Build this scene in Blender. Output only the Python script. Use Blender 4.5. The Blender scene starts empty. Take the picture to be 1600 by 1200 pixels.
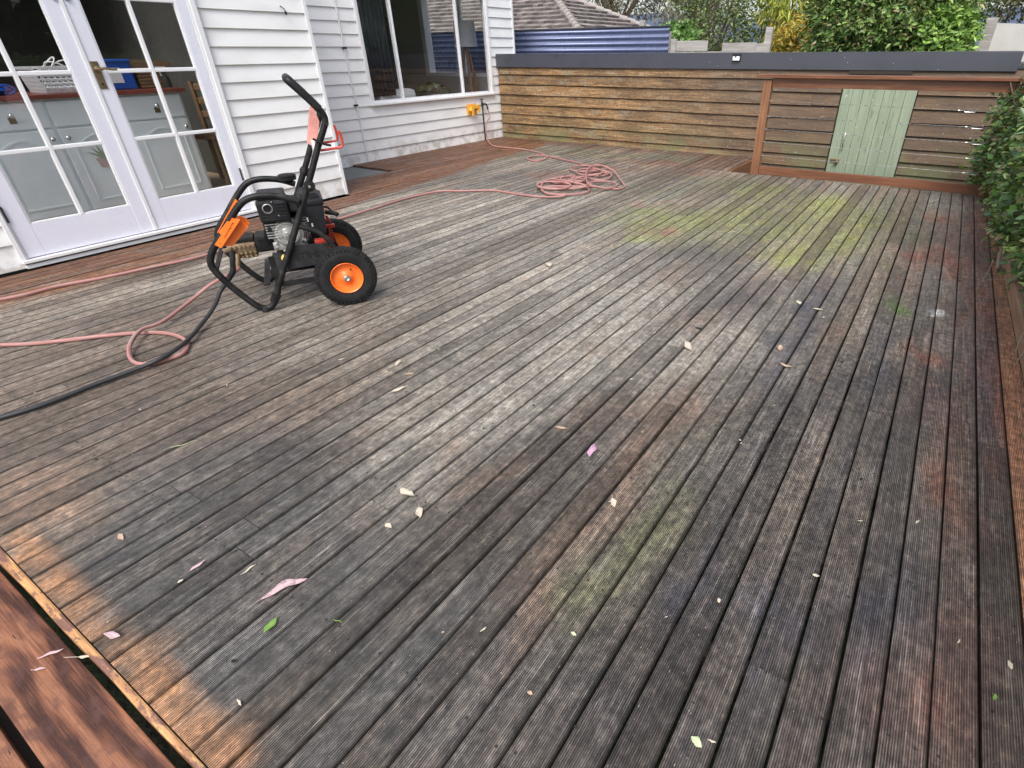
import bpy, math, random
import numpy as np
from mathutils import Vector, Matrix, noise
random.seed(7); rng = np.random.default_rng(7)
scene = bpy.context.scene

# ------------------------------------------------------------------ camera
CR = np.array([[0.85328894, 0.52139875, -0.00642905], [0.27049596, -0.45315043, -0.84940369], [-0.44579135, 0.72304774, -0.5277045]])
CF, CX, CY = 847.3, 908.34, 605.99
CP = np.array([0, 0, 1.25])
cam = bpy.data.cameras.new('camera'); cam_o = bpy.data.objects.new('camera', cam); scene.collection.objects.link(cam_o)
cam.sensor_width = 36; cam.lens = CF / 1600 * 36
cam.shift_x = -(CX - 800) / 1600; cam.shift_y = (CY - 600) / 1600
cam.clip_start = 0.02; cam.clip_end = 2000
R_ = Matrix(((CR[0][0], -CR[1][0], -CR[2][0]), (CR[0][1], -CR[1][1], -CR[2][1]), (CR[0][2], -CR[1][2], -CR[2][2])))
cam_o.matrix_world = Matrix.Translation(CP.tolist()) @ R_.to_4x4()
scene.camera = cam_o

# ------------------------------------------------------------------ light
SUN_EL, SUN_AZ = math.radians(52), math.radians(156)      # azimuth clockwise from +Y
w = bpy.data.worlds.new('World'); scene.world = w; w.use_nodes = True
nt = w.node_tree; nt.nodes.clear()
sky = nt.nodes.new('ShaderNodeTexSky'); sky.sky_type = 'NISHITA'; sky.sun_disc = False
sky.sun_elevation = SUN_EL; sky.sun_rotation = SUN_AZ; sky.air_density = 1.0; sky.dust_density = 3.0; sky.ozone_density = 1.0
bg = nt.nodes.new('ShaderNodeBackground'); bg.inputs[1].default_value = 0.15
wo = nt.nodes.new('ShaderNodeOutputWorld'); hs = nt.nodes.new('ShaderNodeHueSaturation'); hs.inputs['Saturation'].default_value = 0.55; nt.links.new(sky.outputs[0], hs.inputs['Color']); nt.links.new(hs.outputs[0], bg.inputs[0]); nt.links.new(bg.outputs[0], wo.inputs[0])
sl = bpy.data.lights.new('sun', 'SUN'); sl.energy = 1.5; sl.angle = math.radians(32); sl.color = (1, 0.965, 0.91)
so = bpy.data.objects.new('sun', sl); scene.collection.objects.link(so)
sd = Vector((math.sin(SUN_AZ) * math.cos(SUN_EL), math.cos(SUN_AZ) * math.cos(SUN_EL), math.sin(SUN_EL)))
so.rotation_euler = sd.to_track_quat('Z', 'Y').to_euler()
scene.view_settings.view_transform = 'Standard'; scene.view_settings.look = 'None'
scene.view_settings.exposure = 0.95; scene.view_settings.gamma = 1
scene.cycles.max_bounces = 8; scene.cycles.transparent_max_bounces = 12

# ------------------------------------------------------------------ helpers
def ray(u, v): return CR.T @ np.array([(u - CX) / CF, (v - CY) / CF, 1.0])
def gp(u, v, z=0.0):                       # real point of height z that the photo shows at (u, v)
    d = ray(u, v); return CP + (z - CP[2]) / d[2] * d
def onx(u, v, x): d = ray(u, v); return CP + x / d[0] * d
def ony(u, v, y): d = ray(u, v); return CP + y / d[1] * d

class MB:
    def __init__(s): s.v = []; s.f = []; s.sm = []
    def add(s, vs, fs, smooth=False):
        o = len(s.v); s.v += [tuple(map(float, p)) for p in vs]; s.f += [tuple(i + o for i in f) for f in fs]; s.sm += [smooth] * len(fs); return s
    def box(s, x0, x1, y0, y1, z0, z1, M=None):
        vs = [(x, y, z) for z in (z0, z1) for y in (y0, y1) for x in (x0, x1)]
        if M is not None: vs = [M @ Vector(p) for p in vs]
        return s.add(vs, [(0, 2, 3, 1), (4, 5, 7, 6), (0, 1, 5, 4), (2, 6, 7, 3), (0, 4, 6, 2), (1, 3, 7, 5)])
    def bbox(s, x0, x1, y0, y1, z0, z1, b=0.004, M=None):     # box with chamfered edges
        bm = __import__('bmesh').new()
        r = __import__('bmesh').ops.create_cube(bm, size=1)
        for v in bm.verts: v.co = Vector(((x0 + x1) / 2 + v.co.x * (x1 - x0), (y0 + y1) / 2 + v.co.y * (y1 - y0), (z0 + z1) / 2 + v.co.z * (z1 - z0)))
        __import__('bmesh').ops.bevel(bm, geom=list(bm.edges), offset=b, segments=2, affect='EDGES', profile=0.6)
        bm.verts.index_update()
        vs = [(M @ v.co if M is not None else v.co) for v in bm.verts]
        s.add(vs, [tuple(v.index for v in f.verts) for f in bm.faces]); bm.free(); return s
    def bar(s, p, q, w, h=None, up=(0, 0, 1), b=None):
        p, q = Vector(p), Vector(q); d = (q - p); L = d.length; d.normalize(); u = Vector(up)
        if abs(d.dot(u)) > 0.98: u = Vector((1, 0, 0))
        x = d.cross(u).normalized(); z = x.cross(d)
        M = Matrix.Translation(p) @ Matrix((x, d, z)).transposed().to_4x4(); h = h or w
        if b: return s.bbox(-w / 2, w / 2, 0, L, -h / 2, h / 2, b, M)
        return s.box(-w / 2, w / 2, 0, L, -h / 2, h / 2, M)
    def tube(s, pts, r, n=10, cap=True, smooth=0, closed=False):
        P = [Vector(p) for p in pts]
        if smooth: P = catmull(P, smooth)
        if not hasattr(r, '__len__'): R = [r] * len(P)
        else:
            t = np.linspace(0, len(r) - 1, len(P)); R = list(np.interp(t, range(len(r)), r))
        T = []
        for i in range(len(P)):
            a = P[max(i - 1, 0)]; b = P[min(i + 1, len(P) - 1)]
            d = (b - a); T.append(d.normalized() if d.length > 1e-9 else Vector((0, 0, 1)))
        u = T[0].orthogonal().normalized(); vs = []
        for i in range(len(P)):
            u = (u - T[i] * u.dot(T[i])).normalized(); v = T[i].cross(u)
            for k in range(n):
                a = 2 * math.pi * k / n; vs.append(P[i] + (u * math.cos(a) + v * math.sin(a)) * R[i])
        fs = [(i * n + k, i * n + (k + 1) % n, (i + 1) * n + (k + 1) % n, (i + 1) * n + k) for i in range(len(P) - 1) for k in range(n)]
        s.add(vs, fs, True)
        if cap:
            o = len(s.v) - len(vs)
            s.f.append(tuple(o + k for k in reversed(range(n)))); s.f.append(tuple(o + (len(P) - 1) * n + k for k in range(n))); s.sm += [False, False]
        return s
    def lathe(s, c, axis, prof, n=28, close=False):            # prof: (along, radius)
        c = Vector(c); a = Vector(axis).normalized(); u = a.orthogonal().normalized(); v = a.cross(u); vs = []
        for (h, r) in prof:
            for k in range(n):
                t = 2 * math.pi * k / n; vs.append(c + a * h + (u * math.cos(t) + v * math.sin(t)) * max(r, 1e-4))
        m = len(prof); fs = [(i * n + k, i * n + (k + 1) % n, (i + 1) * n + (k + 1) % n, (i + 1) * n + k) for i in range(m - 1) for k in range(n)]
        if close: fs += [((m - 1) * n + k, (m - 1) * n + (k + 1) % n, (k + 1) % n, k) for k in range(n)]
        return s.add(vs, fs, True)
    def prism(s, poly, axis, a, b):          # poly in the two other axes, extruded along axis
        n = len(poly); vs = []
        for t in (a, b):
            for (p, q) in poly: vs.append({'x': (t, p, q), 'y': (p, t, q), 'z': (p, q, t)}[axis])
        fs = [tuple(range(n)), tuple(range(2 * n - 1, n - 1, -1))] + [(i, i + n, (i + 1) % n + n, (i + 1) % n) for i in range(n)]
        return s.add(vs, fs)
    def build(s, name, m, parent=None, fix=True):
        me = bpy.data.meshes.new(name); me.from_pydata(s.v, [], s.f); me.materials.append(m)
        me.polygons.foreach_set('use_smooth', s.sm)
        if fix:
            import bmesh
            bm = bmesh.new(); bm.from_mesh(me); bmesh.ops.recalc_face_normals(bm, faces=bm.faces); bm.to_mesh(me); bm.free()
        if any(s.sm) and not all(s.sm) or any(s.sm):
            try: me.set_sharp_from_angle(angle=math.radians(45))
            except Exception: pass
        me.update(); o = bpy.data.objects.new(name, me); scene.collection.objects.link(o)
        if parent: o.parent = parent
        return o

def catmull(P, k):
    out = []
    for i in range(len(P) - 1):
        a = P[max(i - 1, 0)]; b = P[i]; c = P[i + 1]; d = P[min(i + 2, len(P) - 1)]
        for j in range(k):
            t = j / k
            out.append(0.5 * ((2 * b) + (c - a) * t + (2 * a - 5 * b + 4 * c - d) * t * t + (3 * b - a - 3 * c + d) * t ** 3))
    out.append(P[-1]); return out

def tag(o, label=None, cat=None, group=None, kind=None):
    if label: o['label'] = label
    if cat: o['category'] = cat
    if group: o['group'] = group
    if kind: o['kind'] = kind
    return o
def thing(name, label, cat, loc=(0, 0, 0), rz=0.0, group=None):
    o = bpy.data.objects.new(name, None); scene.collection.objects.link(o); o.empty_display_size = 0.1
    o.location = loc; o.rotation_euler = (0, 0, rz); return tag(o, label, cat, group)
def copy_tree(o, parent=None):
    c = o.copy(); scene.collection.objects.link(c); c.parent = parent
    for ch in [x for x in scene.objects if x.parent == o]: copy_tree(ch, c)
    return c

# ------------------------------------------------------------------ materials
class NT:
    def __init__(s, name):
        s.m = bpy.data.materials.new(name); s.m.use_nodes = True; s.t = s.m.node_tree; s.t.nodes.clear()
        s.out = s.n('ShaderNodeOutputMaterial'); s.b = s.n('ShaderNodeBsdfPrincipled'); s.l(s.b.outputs[0], s.out.inputs[0])
        s.tc = s.n('ShaderNodeTexCoord')
    def n(s, t, **k):
        x = s.t.nodes.new(t)
        for a, v in k.items(): setattr(x, a, v)
        return x
    def l(s, a, b): s.t.links.new(a, b)
    def set(s, x, k, v):
        if isinstance(v, bpy.types.NodeSocket): s.l(v, x.inputs[k])
        else: x.inputs[k].default_value = v
    def math(s, op, a, b=0.0, c=None, clamp=False):
        x = s.n('ShaderNodeMath', operation=op, use_clamp=clamp); s.set(x, 0, a); s.set(x, 1, b)
        if c is not None: s.set(x, 2, c)
        return x.outputs[0]
    def map(s, vec, sc=(1, 1, 1), loc=(0, 0, 0), rot=(0, 0, 0)):
        x = s.n('ShaderNodeMapping'); s.l(vec, x.inputs[0]); x.inputs[1].default_value = loc; x.inputs[2].default_value = rot; x.inputs[3].default_value = sc; return x.outputs[0]
    def noise(s, vec, scale=5, detail=4, rough=0.55, dist=0.0):
        x = s.n('ShaderNodeTexNoise'); s.l(vec, x.inputs['Vector']); x.inputs['Scale'].default_value = scale; x.inputs['Detail'].default_value = detail
        x.inputs['Roughness'].default_value = rough; x.inputs['Distortion'].default_value = dist; return x.outputs[0]
    def ramp(s, fac, stops):
        x = s.n('ShaderNodeValToRGB'); s.l(fac, x.inputs[0]); e = x.color_ramp.elements
        while len(e) < len(stops): e.new(0.5)
        for i, (p, c) in enumerate(stops): e[i].position = p; e[i].color = tuple(c) + (1,) if len(c) == 3 else c
        return x.outputs[0]
    def rampf(s, fac, a, b, lo=0.0, hi=1.0):
        x = s.n('ShaderNodeMapRange', interpolation_type='SMOOTHSTEP'); s.l(fac, x.inputs[0]); x.inputs[1].default_value = a; x.inputs[2].default_value = b; x.inputs[3].default_value = lo; x.inputs[4].default_value = hi; return x.outputs[0]
    def mix(s, f, a, b, mode='MIX'):
        x = s.n('ShaderNodeMix', data_type='RGBA', blend_type=mode); s.set(x, 0, f)
        for k, v in ((6, a), (7, b)):
            if isinstance(v, bpy.types.NodeSocket): s.l(v, x.inputs[k])
            else: x.inputs[k].default_value = tuple(v) + (1,) if len(v) == 3 else v
        return x.outputs[2]
    def attr(s, name): x = s.n('ShaderNodeAttribute'); x.attribute_name = name; return x
    def col(s, c):
        if isinstance(c, bpy.types.NodeSocket): s.l(c, s.b.inputs['Base Color'])
        else: s.b.inputs['Base Color'].default_value = tuple(c) + (1,)
        return s
    def p(s, **k):
        names = dict(rough='Roughness', metal='Metallic', spec='Specular IOR Level', coat='Coat Weight', trans='Transmission Weight', ior='IOR', sss='Subsurface Weight')
        for a, v in k.items(): s.set(s.b, names[a], v)
        return s
    def bump(s, h, strength=0.3, dist=0.01):
        x = s.n('ShaderNodeBump'); s.l(h, x.inputs['Height']); x.inputs['Strength'].default_value = strength; x.inputs['Distance'].default_value = dist
        s.l(x.outputs[0], s.b.inputs['Normal']); return s

def simple(name, c, rough=0.5, metal=0.0, var=0.12, scale=20, bump=0.0, spec=0.5):
    t = NT(name); n = t.noise(t.tc.outputs['Object'], scale, 5)
    d = t.mix(n, tuple(x * (1 - var) for x in c), tuple(min(1, x * (1 + var)) for x in c)); t.col(d)
    r = t.rampf(n, 0.3, 0.7, max(0, rough - 0.08), min(1, rough + 0.08)); t.p(rough=r, metal=metal, spec=spec)
    if bump: t.bump(t.noise(t.tc.outputs['Object'], scale * 4, 3), bump, 0.002)
    return t.m

def dusty(name, c, dust, rough, sc=16, amt=.28, spec=.22):
    t = NT(name); ob = t.tc.outputs['Object']; n_ = t.noise(ob, sc, 6, .7); n2_ = t.noise(ob, sc * 6, 3, .6); g_ = t.n('ShaderNodeNewGeometry'); sg = t.n('ShaderNodeSeparateXYZ'); t.l(g_.outputs['Normal'], sg.inputs[0])
    f = t.math('MULTIPLY', t.rampf(n_, .45, .72, 0, amt), t.rampf(sg.outputs[2], -.4, .9, .35, 1.0)); cc = t.mix(f, c, dust); cc = t.mix(t.rampf(n2_, .68, .75, 0, .5), cc, dust)
    t.col(cc).p(rough=t.rampf(n_, .4, .7, rough, min(1, rough + .3)), spec=spec); t.bump(n2_, .08, .001); return t.m
M = {}
# painted weatherboards: faint dirt streaks, small scuffs, brush grain
t = NT('white_paint_boards'); ob = t.tc.outputs['Object']
n1 = t.noise(t.map(ob, (1, 1.2, 3)), 2.2, 5); n2 = t.noise(t.map(ob, (1, 2, 40)), 6, 3); n3 = t.noise(ob, 45, 2)
n4 = t.noise(ob, 13, 2)
c = t.mix(t.rampf(n1, 0.35, 0.75), (0.80, 0.80, 0.80), (0.72, 0.72, 0.715))
c = t.mix(t.rampf(n4, 0.74, 0.80, 0, 0.25), c, (0.42, 0.40, 0.38))
sepw = t.n('ShaderNodeSeparateXYZ'); t.l(ob, sepw.inputs[0])
dirtz = t.math('MULTIPLY', t.rampf(sepw.outputs[2], 0.02, 0.28, 1, 0), t.rampf(t.noise(ob, 9, 4), 0.4, 0.65))
c = t.mix(t.math('MULTIPLY', dirtz, 0.7), c, (0.42, 0.37, 0.31))
t.col(c).p(rough=0.42); t.bump(t.math('ADD', t.math('MULTIPLY', n2, 0.5), n3), 0.12, 0.002); M['wboard'] = t.m
M['wtrim'] = simple('white_gloss_paint', (0.76, 0.765, 0.78), 0.3, var=0.04, scale=6, bump=0.05)
M['wdoor'] = simple('sky_tinted_white_paint', (0.72, 0.73, 0.82), 0.28, var=0.05, scale=4, bump=0.04)  # bluish sky tint on the white doors is put into the colour
M['alu'] = simple('window_frame_enamel', (0.72, 0.73, 0.76), 0.3, var=0.05)
M['cab'] = simple('pale_blue_cabinet_paint', (0.84, 0.90, 0.92), 0.4, var=0.05, scale=6)
M['counter'] = simple('red_brown_timber_top', (0.22, 0.05, 0.035), 0.35, var=0.4, scale=14)
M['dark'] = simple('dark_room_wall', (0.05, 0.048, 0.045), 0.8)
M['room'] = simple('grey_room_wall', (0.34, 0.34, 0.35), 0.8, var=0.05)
M['floorin'] = simple('brown_floor', (0.34, 0.25, 0.17), 0.5)
M['brass'] = simple('aged_brass', (0.33, 0.25, 0.15), 0.38, metal=0.9, var=0.35, scale=40)
M['chrome'] = simple('worn_chrome', (0.72, 0.72, 0.72), 0.22, metal=1.0)
M['blkpipe'] = dusty('black_powder_coat', (0.011, 0.011, 0.012), (0.13, 0.12, 0.105), 0.36)
M['blkplas'] = dusty('black_plastic', (0.012, 0.012, 0.013), (0.13, 0.12, 0.105), 0.42)
M['greyplas'] = dusty('dark_grey_plastic', (0.020, 0.020, 0.023), (0.13, 0.12, 0.105), 0.45)
M['orange'] = simple('orange_enamel', (0.90, 0.19, 0.025), 0.35, var=0.10, scale=25)
M['orimdirt'] = dusty('orange_rim_enamel', (0.88, 0.17, 0.02), (0.22, 0.09, 0.04), .35, 30, .55, .5)
M['redwire'] = simple('red_plastic_coating', (0.55, 0.05, 0.03), 0.4)
M['fadedred'] = simple('faded_red_plate', (0.75, 0.33, 0.28), 0.5, var=0.3, scale=35)
M['rubber'] = dusty('black_rubber', (0.013, 0.013, 0.014), (0.13, 0.12, 0.105), 0.6)
M['silver'] = simple('cast_aluminium', (0.62, 0.62, 0.61), 0.34, metal=0.75, var=0.15, scale=60, bump=0.1)
M['pump'] = simple('dirty_brass_pump', (0.34, 0.25, 0.16), 0.45, metal=0.6, var=0.5, scale=60, bump=0.3)
M['yellowp'] = simple('yellow_plastic_plug', (0.70, 0.55, 0.12), 0.4)
M['yellowor'] = simple('faded_orange_plastic', (0.85, 0.42, 0.06), 0.5, var=0.25, scale=30)
M['hose'] = dusty('dusty_pink_hose', (0.36, 0.175, 0.16), (0.33, 0.26, 0.235), .5, 5, .8, .4)
M['bhose'] = simple('black_hose_rubber', (0.025, 0.026, 0.028), 0.48, var=0.3, scale=30, bump=0.05)
M['fascia'] = simple('charcoal_steel_flashing', (0.058, 0.062, 0.078), 0.33, metal=0.0, var=0.12, scale=3)
M['concrete'] = simple('grey_slab_concrete', (0.16, 0.17, 0.165), 0.75, var=0.2, scale=12, bump=0.3)
M['gapfill'] = simple('dark_gap_fill', (0.035, 0.028, 0.022), 0.95, var=0.4, scale=8, bump=0.5)  # near-black fill, paints the shade inside gaps and recesses
M['white_pl'] = simple('white_plastic', (0.75, 0.75, 0.76), 0.4, var=0.04)
M['blue_pl'] = simple('blue_plastic', (0.01, 0.08, 0.42), 0.4)
M['wicker'] = simple('brown_cane', (0.16, 0.09, 0.045), 0.7, var=0.5, scale=50, bump=0.5)
M['cloth'] = simple('pale_upholstery', (0.62, 0.62, 0.61), 0.9, var=0.08)
M['curtain'] = simple('navy_curtain', (0.018, 0.022, 0.035), 0.85)
M['lampshade'] = simple('grey_white_shade', (0.62, 0.62, 0.66), 0.85, var=0.03)
M['lightwood'] = simple('light_brown_timber_leg', (0.36, 0.20, 0.11), 0.5, var=0.2)
M['terra'] = simple('pink_terracotta_print', (0.55, 0.42, 0.40), 0.7)
M['aloe'] = simple('pale_green_print', (0.33, 0.40, 0.28), 0.7, var=0.4, scale=60)
M['teal'] = simple('teal_scribble', (0.30, 0.58, 0.58), 0.6)
M['wire'] = simple('stainless_wire', (0.50, 0.50, 0.50), 0.3, metal=0.9)
M['lens'] = simple('frosted_lamp_lens', (0.8, 0.8, 0.8), 0.25)

t = NT('window_glass'); t.t.nodes.remove(t.b)
tr = t.n('ShaderNodeBsdfTransparent'); tr.inputs[0].default_value = (0.985, 0.99, 0.99, 1)
gl = t.n('ShaderNodeBsdfGlossy'); gl.inputs['Roughness'].default_value = 0.01
fr = t.n('ShaderNodeFresnel'); gmn = t.n('ShaderNodeNewGeometry'); t.l(t.rampf(gmn.outputs['Backfacing'], 0, 1, 1.5, 1 / 1.5), fr.inputs[0])
f2 = t.math('MULTIPLY', fr.outputs[0], 0.8, clamp=True)
mx = t.n('ShaderNodeMixShader'); t.l(f2, mx.inputs[0]); t.l(tr.outputs[0], mx.inputs[1]); t.l(gl.outputs[0], mx.inputs[2]); t.l(mx.outputs[0], t.out.inputs[0]); M['glass'] = t.m

def timber(name, dark, light, axis='y', rough=0.6, green=0.0, knots=0.0, scale=1.0, attr=None, bump=0.4):
    t = NT(name); ob = t.tc.outputs['Object']
    k = {'y': (22, 1.0, 22), 'x': (1.0, 22, 22), 'z': (22, 22, 1.0)}[axis]
    k = tuple(a * scale for a in k)
    if attr:
        a = t.attr(attr).outputs['Fac']; cb = t.n('ShaderNodeCombineXYZ'); m7 = t.math('MULTIPLY', a, 37.0)
        for i in range(3): t.l(m7, cb.inputs[i])
        va = t.n('ShaderNodeVectorMath', operation='ADD'); t.l(ob, va.inputs[0]); t.l(cb.outputs[0], va.inputs[1]); src = va.outputs[0]
    else: src = ob
    g = t.noise(t.map(src, k), 2.2, 6, 0.62, 0.8); b2 = t.noise(t.map(src, tuple(math.sqrt(x) for x in k)), 1.6, 4)
    c = t.ramp(g, [(0.3, dark), (0.55, tuple((a + b) / 2 for a, b in zip(dark, light))), (0.78, light)])
    c = t.mix(t.rampf(b2, 0.4, 0.7, 0, 0.55), c, dark)
    if attr:
        c = t.mix(t.math('MULTIPLY', a, 0.5), c, tuple(x * 0.45 for x in dark))
    if green: c = t.mix(t.rampf(t.noise(ob, 1.9, 5), 0.5, 0.68, 0, green), c, (0.17, 0.17, 0.06))
    if knots:
        vo = t.n('ShaderNodeTexVoronoi'); kk = {'y': (6, 1.6, 6), 'x': (1.6, 6, 6), 'z': (6, 6, 1.6)}[axis]
        t.l(t.map(src, kk), vo.inputs['Vector']); vo.inputs['Scale'].default_value = 1.2
        c = t.mix(t.rampf(vo.outputs['Distance'], 0.05, 0.10, knots, 0), c, tuple(x * 0.3 for x in dark))
        sp = t.noise(ob, 55, 2); c = t.mix(t.rampf(sp, 0.70, 0.76, 0, 0.7), c, (0.5, 0.47, 0.42))
    t.col(c).p(rough=rough); t.bump(g, bump, 0.003); return t.m

M['merbau'] = timber('oiled_red_timber', (0.10, 0.038, 0.020), (0.29, 0.125, 0.065), 'x', 0.28)
M['merbau_v'] = timber('oiled_red_timber_upright', (0.14, 0.058, 0.028), (0.36, 0.175, 0.088), 'z', 0.42)
M['merbau_y'] = timber('oiled_red_timber_side', (0.16, 0.07, 0.035), (0.38, 0.19, 0.10), 'y', 0.42)
t = NT('wet_red_plank'); ob = t.tc.outputs['Object']
lowf = t.noise(t.map(ob, (1.1, 7, 1)), 1.3, 3, .5); sxx = t.n('ShaderNodeSeparateXYZ'); t.l(ob, sxx.inputs[0])
kv = t.n('ShaderNodeTexVoronoi'); t.l(t.map(ob, (1.7, 5.5, 1), (.35, .2, 0)), kv.inputs['Vector']); kv.inputs['Scale'].default_value = 1.0
kd = t.rampf(kv.outputs['Distance'], 0.0, 0.32, 1, 0)
ph_ = t.math('ADD', t.math('MULTIPLY', sxx.outputs[1], 46), t.math('ADD', t.math('MULTIPLY', lowf, 26), t.math('MULTIPLY', kd, 16)))
ringn = t.math('SINE', ph_); fineg = t.noise(t.map(ob, (3, 120, 1)), 2, 6, .8); blot = t.noise(t.map(ob, (1, 1.6, 1)), 11, 5, .65)
c = t.ramp(t.math('MULTIPLY_ADD', ringn, .16, t.math('MULTIPLY_ADD', fineg, .8, .08)), [(0.33, (0.045, 0.015, 0.009)), (0.5, (0.16, 0.060, 0.031)), (0.68, (0.31, 0.135, 0.072))])
c = t.mix(t.rampf(blot, .48, .66, 0, .75), c, (0.10, 0.045, 0.035)); c = t.mix(t.rampf(kv.outputs['Distance'], .05, .11, .85, 0), c, (0.06, 0.025, 0.018))
c = t.mix(t.rampf(t.noise(t.map(ob, (1.5, 26, 1)), 2.2, 4, .6, 1.5), .70, .715, 0, .9), c, (0.025, 0.012, 0.01))
t.col(c).p(rough=t.rampf(blot, .4, .65, .5, .36)); t.bump(t.math('ADD', fineg, t.math('MULTIPLY', ringn, .3)), .5, .003); M['step'] = t.m
M['greytimber'] = timber('silvered_paling', (0.24, 0.225, 0.21), (0.52, 0.50, 0.47), 'x', 0.85)
M['trimwood0'] = timber('raw_edge_timber', (0.10, 0.045, 0.04), (0.55, 0.31, 0.13), 'x', 0.6, scale=.45, knots=.4)

t = NT('worn_edge_timber'); ob = t.tc.outputs['Object']; n_ = t.noise(t.map(ob, (3, 30, 30)), 3, 6, .7); n2_ = t.noise(t.map(ob, (1, 3, 3)), 9, 5, .7)
c = t.ramp(n_, [(.3, (0.30, 0.13, 0.06)), (.55, (0.50, 0.27, 0.11)), (.75, (0.72, 0.47, 0.20))]); c = t.mix(t.rampf(n2_, .46, .56, 0, .85), c, (0.12, 0.055, 0.055)); t.col(c).p(rough=.5).bump(n_, .5, .003); M['trimwood'] = t.m
# stained rough-sawn cladding of the shed: yellow brown left, darker and greyer to the right, moss low down
t = NT('stained_rough_cladding'); ob = t.tc.outputs['Object']; a = t.attr('rnd').outputs['Fac']
cb = t.n('ShaderNodeCombineXYZ'); m7 = t.math('MULTIPLY', a, 31.0)
for i in range(3): t.l(m7, cb.inputs[i])
va = t.n('ShaderNodeVectorMath', operation='ADD'); t.l(ob, va.inputs[0]); t.l(cb.outputs[0], va.inputs[1]); src = va.outputs[0]
g = t.noise(t.map(src, (1.1, 10, 26)), 2.4, 7, 0.65, 1.0); big = t.noise(t.map(src, (1, 1, 2.2)), 1.7, 5, 0.6); fine = t.noise(t.map(src, (1, 1, 1.5)), 30, 4, 0.7)
c = t.ramp(g, [(0.30, (0.060, 0.036, 0.020)), (0.48, (0.235, 0.138, 0.064)), (0.72, (0.50, 0.33, 0.165))])
c = t.mix(t.rampf(big, 0.42, 0.60, 0, 0.72), c, t.mix(1.0, c, (0.52, 0.55, 0.60), 'MULTIPLY'))
c = t.mix(t.rampf(t.noise(t.map(src, (0.8, 1, 3)), 3.5, 5, .65), 0.52, 0.66, 0, 0.6), c, (0.27, 0.235, 0.18))
c = t.mix(1.0, c, t.ramp(fine, [(.3, (.5, .5, .5)), (.7, (1.5, 1.48, 1.42))]), 'MULTIPLY'); c = t.mix(1.0, c, t.ramp(a, [(0, (.72, .70, .68)), (1, (1.2, 1.17, 1.1))]), 'MULTIPLY')
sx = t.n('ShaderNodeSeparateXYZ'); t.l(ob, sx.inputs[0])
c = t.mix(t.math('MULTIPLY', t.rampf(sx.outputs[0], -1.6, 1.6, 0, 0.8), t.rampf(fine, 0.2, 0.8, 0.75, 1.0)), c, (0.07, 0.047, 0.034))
gm = t.math('MULTIPLY', t.rampf(sx.outputs[2], 0.55, 1.0, 0.6, 0.0), t.rampf(t.noise(ob, 2.3, 4), 0.4, 0.58))
c = t.mix(gm, c, (0.14, 0.16, 0.07))
c = t.mix(t.rampf(t.noise(ob, 48, 2), 0.69, 0.74, 0, 0.75), c, (0.55, 0.52, 0.46))
c = t.mix(t.rampf(t.noise(t.map(src, (1, 1, 2)), 3.1, 2), 0.71, 0.78, 0, 0.4), c, (0.22, 0.08, 0.04))
t.col(c).p(rough=0.62); t.bump(t.math('ADD', g, t.math('MULTIPLY', fine, 0.6)), 0.5, 0.004); M['clad'] = t.m

# green painted ledged shed door
t = NT('weathered_green_paint'); ob = t.tc.outputs['Object']
g = t.noise(t.map(ob, (14, 14, 0.9)), 2.2, 5); sp = t.noise(ob, 30, 3)
c = t.mix(t.rampf(g, 0.35, 0.75), (0.245, 0.30, 0.215), (0.31, 0.36, 0.26))
c = t.mix(t.rampf(t.noise(t.map(ob, (10, 10, 2)), 3, 4), 0.60, 0.72, 0, 0.6), c, (0.13, 0.17, 0.10))
c = t.mix(t.rampf(sp, 0.69, 0.73, 0, 0.8), c, (0.65, 0.66, 0.6)); t.col(c).p(rough=0.5).bump(g, 0.2, 0.002); M['greendoor'] = t.m

# deck: colour comes from a per-board stain layer, grain, reeding with dirt in the grooves, pale splinters
t = NT('reeded_weathered_decking'); ob = t.tc.outputs['Object']; st = t.attr('stain').outputs['Color']; rn = t.attr('rnd').outputs['Fac']; bu = t.attr('across').outputs['Fac']; rd = t.attr('clean').outputs['Fac']
cb = t.n('ShaderNodeCombineXYZ'); m7 = t.math('MULTIPLY', rn, 53.0); t.l(m7, cb.inputs[1]); t.l(m7, cb.inputs[2])
va = t.n('ShaderNodeVectorMath', operation='ADD'); t.l(ob, va.inputs[0]); t.l(cb.outputs[0], va.inputs[1]); src = va.outputs[0]
grain = t.noise(t.map(src, (90, 2.6, 1)), 1.6, 6, 0.68, 0.5); mid = t.noise(t.map(src, (16, 2.2, 1)), 1.5, 6, 0.68, 0.7); mott = t.noise(src, 26, 5, 0.7)
wgh = t.noise(t.map(ob, (3.2, 1.4, 1)), 1.5, 6, 0.65)
pl0 = t.attr('plain').outputs['Color']; brk = t.noise(t.map(src, (34, 7, 1)), 1.6, 6, .7, .6)
st = t.mix(t.rampf(brk, 0.50, 0.60, 0, 0.48), st, pl0)
c = t.mix(1.0, st, t.ramp(grain, [(0.28, (0.58, 0.58, 0.59)), (0.5, (0.96, 0.96, 0.96)), (0.72, (1.48, 1.45, 1.40))]), 'MULTIPLY')
c = t.mix(1.0, c, t.ramp(mid, [(0.28, (0.72, 0.72, 0.73)), (0.5, (1, 1, 1)), (0.72, (1.25, 1.24, 1.22))]), 'MULTIPLY')
c = t.mix(1.0, c, t.ramp(mott, [(0.30, (0.62, 0.62, 0.63)), (0.5, (0.96, 0.96, 0.95)), (0.70, (1.42, 1.40, 1.36))]), 'MULTIPLY')
c = t.mix(1.0, c, t.ramp(rn, [(0.0, (0.72, 0.70, 0.69)), (0.5, (1.0, 0.99, 0.99)), (1.0, (1.22, 1.21, 1.20))]), 'MULTIPLY')
fsp = t.noise(t.map(src, (1, .5, 1)), 75, 5, 0.8)
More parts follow.
